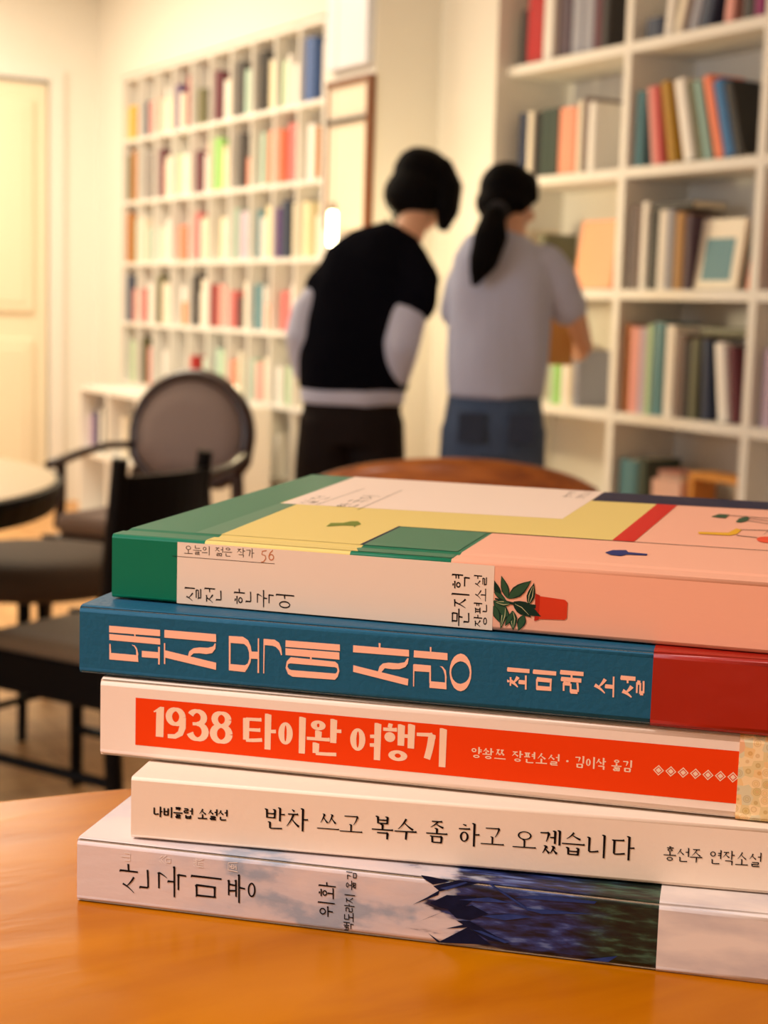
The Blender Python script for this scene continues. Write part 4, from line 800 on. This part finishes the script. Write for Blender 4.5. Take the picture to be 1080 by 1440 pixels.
# back runs from (1.076,2.946) to (1.34,3.084); the seat faces away to the left
side_chair((1.215, 3.005, 0), math.radians(27.6), 'black wooden dining chair with taupe seat, left of the stack before the armchair', .272, .34)
sl = thing('stool', 'dark round upholstered stool beside the cream topped round table', 'stool', (1.27, 3.98, 0))
bm = bmesh.new(); tube(bm, [(0, 0, .36), (0, 0, .375), (0, 0, .43), (0, 0, .455), (0, 0, .465)], [.24, .262, .265, .24, .16], lat=(1, 0, 0), seg=40); build('seat', bm, mat('dark_brown_upholstery', sr(84, 68, 56), .8, bump=.3, bscale=200), sl, smooth=True)
for k in range(4):
    a = math.radians(45 + 90 * k + 20); c, s = math.cos(a), math.sin(a); bm = bmesh.new(); tube(bm, [(c * .18, s * .18, .37), (c * .23, s * .23, 0)], [.018, .012]); build('leg', bm, BLACKW, sl)
bm = bmesh.new(); tube(bm, [(.205 * math.cos(i * math.pi / 12), .205 * math.sin(i * math.pi / 12), .16) for i in range(25)], .008, seg=6, cap=False); build('foot_ring', bm, BLACKW, sl)

# oval-backed armchair: local +y is where it faces
ac = thing('armchair', 'dark walnut armchair with rounded grey upholstered back, in front of the low cabinet', 'armchair', (1.900, 4.425, .008), math.radians(121))
FAB = mat('grey_mauve_upholstery', sr(150, 134, 128), .85, .2, bump=.4, bscale=260)
def arch(rx, zt_, zb_, y=0, tilt=-.14, n=26):
    zc = zt_ - .19 * rx / .22; P = [(rx * math.cos(math.pi * i / n), zc + (zt_ - zc) * math.sin(math.pi * i / n)) for i in range(n + 1)]
    P += [(-rx * .97, (zc + zb_) / 2), (-rx * .84, zb_ + .03), (-rx * .6, zb_), (0, zb_ - .004), (rx * .6, zb_), (rx * .84, zb_ + .03), (rx * .97, (zc + zb_) / 2)]
    return [(x, y + tilt * (z - .55), z) for x, z in P]
bm = bmesh.new(); P = arch(.212, .895, .575); tube(bm, P + P[:1], .025, .024, lat=(0, 1, 0), seg=10, cap=False); build('back_frame', bm, DARKW, ac, True)
bm = bmesh.new(); f0 = arch(.196, .88, .59, y=.018); f1 = arch(.196, .88, .59, y=-.014); f2 = arch(.13, .81, .65, y=.034)
va, vb, vc = [[bm.verts.new(p) for p in q] for q in (f0, f1, f2)]; n = len(va)
for i in range(n):
    j = (i + 1) % n; bm.faces.new((va[i], va[j], vb[j], vb[i])); bm.faces.new((vc[i], vc[j], va[j], va[i]))
bm.faces.new(vc); bm.faces.new(vb[::-1]); build('back_cushion', bm, FAB, ac, True)
for s in (-1, 1):
    bm = bmesh.new(); tube(bm, [(s * .19, .0, .60), (s * .2, 0, .42), (s * .21, -.05, .2), (s * .22, -.12, 0)], [.02, .022, .018, .014]); build('leg', bm, DARKW, ac)
    bm = bmesh.new(); tube(bm, [(s * .24, .38, 0), (s * .24, .37, .3), (s * .24, .36, .42)], [.014, .02, .024]); build('leg', bm, DARKW, ac)
    bm = bmesh.new(); tube(bm, [(s * .205, -.01, .67), (s * .25, .07, .67), (s * .28, .17, .65), (s * .275, .29, .63), (s * .265, .33, .625)], [.016, .018, .022, .026, .02], [.012, .012, .014, .014, .012], lat=(1, 0, 0)); build('armrest', bm, DARKW, ac, True)
    bm = bmesh.new(); tube(bm, [(s * .265, .28, .63), (s * .27, .27, .54), (s * .255, .30, .43)], [.016, .014, .018]); build('arm_support', bm, DARKW, ac, True)
box('seat_rail', -.24, .24, -.02, .36, .36, .42, DARKW, ac, .01)
box('seat', -.23, .23, .0, .355, .42, .485, FAB, ac, .025)

# bentwood chair behind the stack: arched crest rail
wc = thing('dining_chair', 'glossy reddish brown wooden chair with arched crest rail right behind the stack', 'chair', (1.27, 1.93, 0), math.radians(-30.65 + 4))
bm = bmesh.new(); n = 32; sec = 10; rings = []
for i in range(n + 1):
    u = -1 + 2 * i / n; x = u * .225; zt_ = .912 - .036 * u * u - .012 * u ** 6; h = .034 - .012 * u * u; y = .05 * u * u
    rings.append([bm.verts.new((x, y + .013 * math.cos(2 * math.pi * j / sec), zt_ - h + h * math.sin(2 * math.pi * j / sec))) for j in range(sec)])
for a, b in zip(rings, rings[1:]):
    for j in range(sec): bm.faces.new((a[j], a[(j + 1) % sec], b[(j + 1) % sec], b[j]))
bm.faces.new(rings[0]); bm.faces.new(rings[-1][::-1]); build('crest_rail', bm, CHAIRW, wc, True)
for s in (-1, 1):
    bm = bmesh.new(); tube(bm, [(s * .19, .03, .86), (s * .195, .02, .65), (s * .19, 0, .45), (s * .2, -.05, 0)], [.013, .016, .018, .014]); build('leg', bm, CHAIRW, wc, True)
    bm = bmesh.new(); tube(bm, [(s * .19, .40, .44), (s * .2, .42, 0)], [.018, .013]); build('leg', bm, CHAIRW, wc, True)
for k in range(5):
    x = (k - 2) * .062; bm = bmesh.new(); tube(bm, [(x, .006, .85), (x, .0, .64), (x, .01, .455)], [.007, .009, .008]); build('spindle', bm, CHAIRW, wc, True)
bm = bmesh.new(); tube(bm, [(0, .21, .43), (0, .21, .437), (0, .21, .46), (0, .21, .465)], [.2, .22, .22, .2], [.2, .225, .225, .2], lat=(1, 0, 0), seg=36); build('seat', bm, CHAIRW, wc)
bm = bmesh.new(); ell(bm, (-.135, .03 - .016, .872), (.006, .003, .006)); build('glint_bead', bm, METALB, wc)  # brass bead added to give the small bright glint on the rail
# ------------------------------------------------------------------ the two people (local x: to the right seen from behind, y: the way they face, z up)
def fuse(name, bm, m, parent, voxel, smooth=6, disp=0):
    me = bpy.data.meshes.new(name); bm.to_mesh(me); bm.free()
    o = link(name, me, m, parent)
    md = o.modifiers.new('r', 'REMESH'); md.mode = 'VOXEL'; md.voxel_size = voxel; md.use_smooth_shade = True
    sm = o.modifiers.new('s', 'SMOOTH'); sm.iterations = smooth; sm.factor = .5
    dg = bpy.context.evaluated_depsgraph_get(); ev = o.evaluated_get(dg)
    n = bpy.data.meshes.new_from_object(ev); o.modifiers.clear(); o.data = n
    if disp:
        for v in n.vertices: v.co += v.normal * disp * noise.noise(Vector((v.co.x * 9, v.co.y * 9, v.co.z * 4)))
    for p in n.polygons: p.use_smooth = True
    return o
SKIN = mat('skin', sr(226, 176, 146), .5, bump=.03); SKIN.node_tree.nodes['Principled BSDF'].inputs['Subsurface Weight'].default_value = .05
HAIRB = mat('black_hair', sr(12, 10, 11), .6, .15, bump=.3, bscale=240)
def limb(bm, pts, rs, seg=14):
    tube(bm, pts, rs, seg=seg, lat=(.3, .2, 1) if abs((Vector(pts[-1]) - Vector(pts[0])).normalized().z) < .8 else (1, 0, 0))
    for p, r in zip(pts, rs): ell(bm, p, (r, r, r), seg=12)

def hand(bm, wrist, d, up, side, curl=.6, s=1.0):
    """palm along d, palm normal -up, thumb on `side`"""
    W_ = Vector(wrist); d = Vector(d).normalized(); up = Vector(up); up = (up - d * up.dot(d)).normalized(); sd = d.cross(up).normalized() * side
    tube(bm, [W_, W_ + d * .03 * s, W_ + d * .085 * s], [.024 * s, .036 * s, .038 * s], [.018 * s, .014 * s, .012 * s], lat=sd)
    for i, ln in enumerate((.068, .076, .071, .056)):
        base = W_ + d * .08 * s + sd * (.028 - i * .019) * s; p = [base]; a = 0; dd = d.copy()
        for k, f in enumerate((.45, .3, .25)):
            a = curl * (.5 + .5 * k); dd = (d * math.cos(a * (k + 1) * .6) - up * math.sin(a * (k + 1) * .6)).normalized(); p.append(p[-1] + dd * ln * f * s)
        tube(bm, p, [.0092 * s, .0088 * s, .008 * s, .0062 * s], seg=8, lat=sd)
        for q, r in zip(p, (.0092, .0088, .008, .0062)): ell(bm, q, (r * s,) * 3, seg=8)
    b = W_ + d * .022 * s + sd * .03 * s; p = [b, b + (d * .5 + sd * .8).normalized() * .032 * s, b + (d * .5 + sd * .8).normalized() * .032 * s + (d * .85 + sd * .2 - up * .4).normalized() * .03 * s]
    tube(bm, p, [.012 * s, .0105 * s, .008 * s], seg=8, lat=up)
    for q, r in zip(p, (.012, .0105, .008)): ell(bm, q, (r * s,) * 3, seg=8)

def head(bm, c, yaw_, pitch_, roll_=0, s=1.0):
    """head centred at c (between the ears); yaw turns to the right seen from behind"""
    Rm = Matrix.Rotation(-yaw_, 3, 'Z') @ Matrix.Rotation(-pitch_, 3, 'X') @ Matrix.Rotation(roll_, 3, 'Y')
    c = Vector(c); T = lambda x, y, z: c + Rm @ Vector((x * s, y * s, z * s))
    ell(bm, T(0, -.008, .035), (.074 * s, .092 * s, .082 * s), Rm); ell(bm, T(0, .022, -.035), (.056 * s, .066 * s, .066 * s), Rm); ell(bm, T(0, .05, -.082), (.03 * s, .03 * s, .022 * s), Rm)
    ell(bm, T(0, .052, .035), (.058 * s, .038 * s, .045 * s), Rm)
    tube(bm, [T(0, .083, .02), T(0, .102, -.012), T(0, .098, -.03)], [.007 * s, .011 * s, .015 * s], seg=8, lat=Rm @ Vector((1, 0, 0))); ell(bm, T(0, .086, -.055), (.022 * s, .01 * s, .008 * s), Rm); ell(bm, T(0, .084, -.068), (.018 * s, .01 * s, .007 * s), Rm)
    for k in (-1, 1): ell(bm, T(k * .074, -.002, -.008), (.008 * s, .018 * s, .03 * s), Rm); ell(bm, T(k * .034, .074, -.018), (.022 * s, .02 * s, .02 * s), Rm)
    return T, Rm
EYE = mat('eye_white', (.8, .8, .78), .2)
def eyes(T, Rm, parent, s=1.0):
    for k in (-1, 1):
        bm = bmesh.new(); ell(bm, T(k * .031, .076, .008), (.012 * s, .010 * s, .008 * s), Rm); build('eye', bm, EYE, parent, True)
        bm = bmesh.new(); ell(bm, T(k * .031, .0845, .008), (.0052 * s, .003 * s, .0052 * s), Rm, 10); build('iris', bm, mat('iris_dark', sr(30, 20, 16), .2), parent, True)
        bm = bmesh.new(); tube(bm, [T(k * .018, .088, .028), T(k * .034, .087, .034), T(k * .05, .078, .029)], [.002, .003, .0015], seg=6); build('eyebrow', bm, HAIRB, parent)
def shoe(parent, x, y, m, rz=0):
    bm = bmesh.new(); c, s_ = math.cos(rz), math.sin(rz); f = lambda a, b, z: (x + a * c - b * s_, y + a * s_ + b * c, z)
    tube(bm, [f(0, -.075, .04), f(0, -.04, .045), f(0, .03, .045), f(0, .11, .034), f(0, .17, .024)], [.03, .038, .042, .046, .03], [.036, .045, .042, .032, .02], lat=(c, s_, 0), seg=14)
    box_ = bx(bm, x - .042, x + .042, y - .1, y + .175, 0, .018, .006); build('shoe', bm, m, parent, True)

# --- person in black, bending towards the shelves
FA = math.atan2(.862, .506) - math.pi / 2  # local y = away from the near seats
P1 = thing('person', 'person with short black bob bending forward in black top over white sleeves, dark trousers', 'person', (2.40, 4.27, 0), -math.radians(30.4))
bm = bmesh.new()
T, Rm = head(bm, (.208, .20, 1.508), .75, .42, 0, 1.03)
limb(bm, [(.14, .06, 1.32), (.18, .13, 1.41), (.2, .17, 1.46)], [.055, .05, .052])
tube(bm, [(0, 0, .78), (0, 0, .9), (.02, .02, 1.05), (.055, .05, 1.2), (.09, .06, 1.27), (.14, .07, 1.34)], [.14, .13, .14, .15, .12, .05], [.1, .09, .1, .1, .08, .05], lat=(.96, 0, .25), seg=20)
for s in (-1, 1): limb(bm, [(s * .075, 0, .82), (s * .09, .02, .48), (s * .095, -.01, .1)], [.068, .052, .04]); tube(bm, [(s * .095, -.04, .05), (s * .1, .13, .03)], [.035, .035], [.04, .02], lat=(1, 0, 0))
limb(bm, [(-.08, .05, 1.18), (-.15, .03, 1.06), (-.11, .13, .93)], [.04, .036, .027]); hand(bm, (-.11, .13, .93), (.7, .3, -.3), (0, .6, .6), 1, .5)
limb(bm, [(.17, .02, 1.22), (.15, -.04, 1.04), (.115, .10, .92)], [.042, .038, .027]); hand(bm, (.115, .10, .92), (-.7, .45, -.2), (0, .6, .6), -1, .5)
fuse('body', bm, SKIN, P1, .0065, 4); eyes(T, Rm, P1, 1.03)
WHT = mat('white_cotton', sr(204, 208, 230), .9, .2, bump=.25, bscale=60); BLK = mat('black_cotton', sr(13, 13, 20), .95, .1, bump=.2, bscale=60)
bm = bmesh.new()  # white shirt under the black top: hem and sleeves
tube(bm, [(0, 0, .825), (0, 0, .86), (0, .0, .94), (.02, .02, 1.1)], [.166, .170, .165, .15], [.125, .13, .12, .1], lat=(1, 0, 0), seg=24)
limb(bm, [(-.125, .03, 1.17), (-.150, .02, 1.12), (-.165, .0, 1.04), (-.155, .06, .93), (-.13, .11, .90)], [.045, .052, .052, .05, .036])
limb(bm, [(.178, -.03, 1.17), (.168, -.06, 1.10), (.148, -.08, 1.02), (.125, -.03, .92), (.12, .05, .88)], [.05, .062, .062, .054, .04])
fuse('white_shirt', bm, WHT, P1, .009, 4, .012)
bm = bmesh.new()
tube(bm, [(-.0, .0, .872), (-.0, .0, .96), (.01, .01, 1.06), (.035, .03, 1.16), (.065, .05, 1.24), (.10, .06, 1.31), (.145, .08, 1.375)], [.178, .178, .178, .184, .178, .135, .07], [.135, .13, .13, .13, .12, .09, .06], lat=(.96, 0, .25), seg=24)
limb(bm, [(.155, .04, 1.28), (.195, .0, 1.22), (.19, -.04, 1.155)], [.072, .078, .076]); limb(bm, [(-.05, .06, 1.24), (-.11, .04, 1.19)], [.07, .062])
fuse('black_top', bm, BLK, P1, .009, 6, .014)
bm = bmesh.new()
tube(bm, [(0, 0, .90), (0, 0, .85), (0, 0, .76), (0, 0, .70)], [.15, .158, .162, .16], [.11, .12, .125, .12], lat=(1, 0, 0), seg=24)
for s in (-1, 1): tube(bm, [(s * .075, 0, .78), (s * .088, .01, .5), (s * .095, -.01, .07)], [.095, .088, .075], [.11, .095, .08], lat=(1, 0, 0), seg=18)
fuse('trousers', bm, mat('dark_brown_trousers', sr(38, 32, 31), .9, .15, bump=.2, bscale=50), P1, .01, 4, .01)
bm = bmesh.new()  # bob
Tm = lambda x, y, z: T(x, y, z)
ell(bm, Tm(0, -.02, .045), (.096, .108, .096), Rm); ell(bm, Tm(0, -.045, -.03), (.098, .085, .09), Rm)
for k in (-1, 1): tube(bm, [Tm(k * .06, -.02, .1), Tm(k * .094, .015, .03), Tm(k * .1, .03, -.05), Tm(k * .088, .045, -.11)], [.02, .032, .032, .014], [.03, .05, .046, .02], lat=Rm @ Vector((1, 0, 0)))
tube(bm, [Tm(0, .05, .115), Tm(0, .085, .085), Tm(0, .096, .05)], [.05, .062, .05], [.02, .014, .008], lat=Rm @ Vector((1, 0, 0)))
fuse('hair', bm, HAIRB, P1, .007, 5, .006)
for s in (-1, 1): shoe(P1, s * .1, 0, mat('black_shoe', sr(24, 22, 22), .5))

# --- person with ponytail reaching into the shelf
P2 = thing('person', 'person with long black ponytail in pale grey short sleeved top and blue jeans', 'person', (2.655, 3.845, 0), -math.radians(30.4))
bm = bmesh.new()
T, Rm = head(bm, (.022, .05, 1.452), .75, .22, 0, .93)
limb(bm, [(.03, .0, 1.31), (.03, .01, 1.37), (.028, .03, 1.42)], [.055, .046, .048])
tube(bm, [(.0, 0, .80), (.0, 0, .92), (.0, .0, 1.05), (.01, .0, 1.2), (.02, .0, 1.28), (.03, .0, 1.34)], [.13, .12, .12, .135, .11, .045], [.1, .085, .09, .095, .075, .05], lat=(1, 0, 0), seg=20)
for s in (-1, 1): limb(bm, [(s * .07, 0, .80), (s * .085, .015, .47), (s * .09, -.01, .1)], [.068, .052, .038]); tube(bm, [(s * .09, -.04, .05), (s * .095, .12, .03)], [.033, .033], [.04, .02], lat=(1, 0, 0))
limb(bm, [(-.085, .0, 1.25), (-.115, .09, 1.11), (.06, .27, 1.09)], [.038, .034, .026]); hand(bm, (.06, .27, 1.09), (.8, .35, .0), (0, .4, 1), 1, .8)
limb(bm, [(.14, .0, 1.265), (.236, .03, 1.125), (.285, .15, 1.03)], [.04, .036, .026]); hand(bm, (.285, .15, 1.03), (-.02, .95, -.1), (.95, .05, .2), -1, .25)
fuse('body', bm, SKIN, P2, .0065, 4); eyes(T, Rm, P2, .93)
PALEG = mat('pale_grey_cotton', sr(188, 194, 220), .9, .2, bump=.3, bscale=50)
bm = bmesh.new()
tube(bm, [(.0, .0, .875), (.0, 0, .95), (-.0, .0, 1.06), (.0, .0, 1.18), (.01, .0, 1.27), (.02, .0, 1.325), (.03, .0, 1.365)], [.145, .15, .153, .158, .155, .12, .058], [.13, .125, .12, .12, .105, .085, .056], lat=(1, 0, 0), seg=24)
limb(bm, [(.13, .0, 1.28), (.185, .01, 1.215), (.218, .025, 1.15)], [.062, .062, .058]); limb(bm, [(-.085, .0, 1.275), (-.115, .05, 1.2), (-.12, .09, 1.13)], [.055, .055, .052])
fuse('pale_top', bm, PALEG, P2, .009, 5, .016)
bm = bmesh.new()
tube(bm, [(0, 0, .925), (0, 0, .88), (0, -.005, .80), (0, 0, .70)], [.132, .142, .155, .15], [.1, .11, .13, .12], lat=(1, 0, 0), seg=24)
for s in (-1, 1): tube(bm, [(s * .072, 0, .78), (s * .08, .01, .5), (s * .09, -.01, .07)], [.09, .078, .065], [.11, .088, .07], lat=(1, 0, 0), seg=18)
fuse('jeans', bm, mat('blue_denim', sr(66, 86, 118), .85, bump=.3, bscale=200, var=.15, vscale=12), P2, .01, 4, .008)
for s in (-1, 1):
    bm = bmesh.new(); bx(bm, s * .075 - .04, s * .075 + .04, -.141, -.133, .745, .835, .003); build('back_pocket', bm, mat('dark_denim', sr(48, 60, 84), .85), P2)
bm = bmesh.new()
ell(bm, T(0, -.015, .045), (.082, .098, .084), Rm); ell(bm, T(0, -.055, -.01), (.072, .058, .06), Rm)
for k in (-1, 1): tube(bm, [T(k * .05, .04, .1), T(k * .078, .02, .04), T(k * .07, -.04, -.02)], [.015, .018, .02], [.03, .034, .03], lat=Rm @ Vector((1, 0, 0)))
tube(bm, [(-.01, -.05, 1.425), (-.03, -.12, 1.405), (-.04, -.15, 1.35), (-.06, -.15, 1.27), (-.085, -.14, 1.20)], [.026, .036, .05, .044, .012], [.024, .03, .034, .03, .01], lat=(1, 0, 0))
fuse('hair', bm, HAIRB, P2, .007, 5, .005)
bm = bmesh.new(); tube(bm, [(-.015, -.07, 1.42), (-.022, -.088, 1.415)], [.034, .034]); build('hair_tie', bm, mat('dark_band', sr(30, 26, 34), .6), P2)
for s in (-1, 1): shoe(P2, s * .095, 0, mat('white_shoe', sr(220, 216, 210), .5))
hb = thing('book', 'tan brown book held out by the person with ponytail in front of the shelf', 'book', (2.936, 3.927, .97), -math.radians(30.4))
box('cover', -.055, .055, .0, .003, 0, .165, mat('cover_tan_held', sr(224, 166, 88), .5), hb); box('cover', -.055, .055, .018, .021, 0, .165, mat('cover_tan_held', (1, 1, 1)), hb)
box('spine', -.057, -.054, .0, .021, 0, .165, mat('cover_tan_held', (1, 1, 1)), hb); box('page_block', -.053, .052, .003, .018, .003, .162, PAGE, hb)
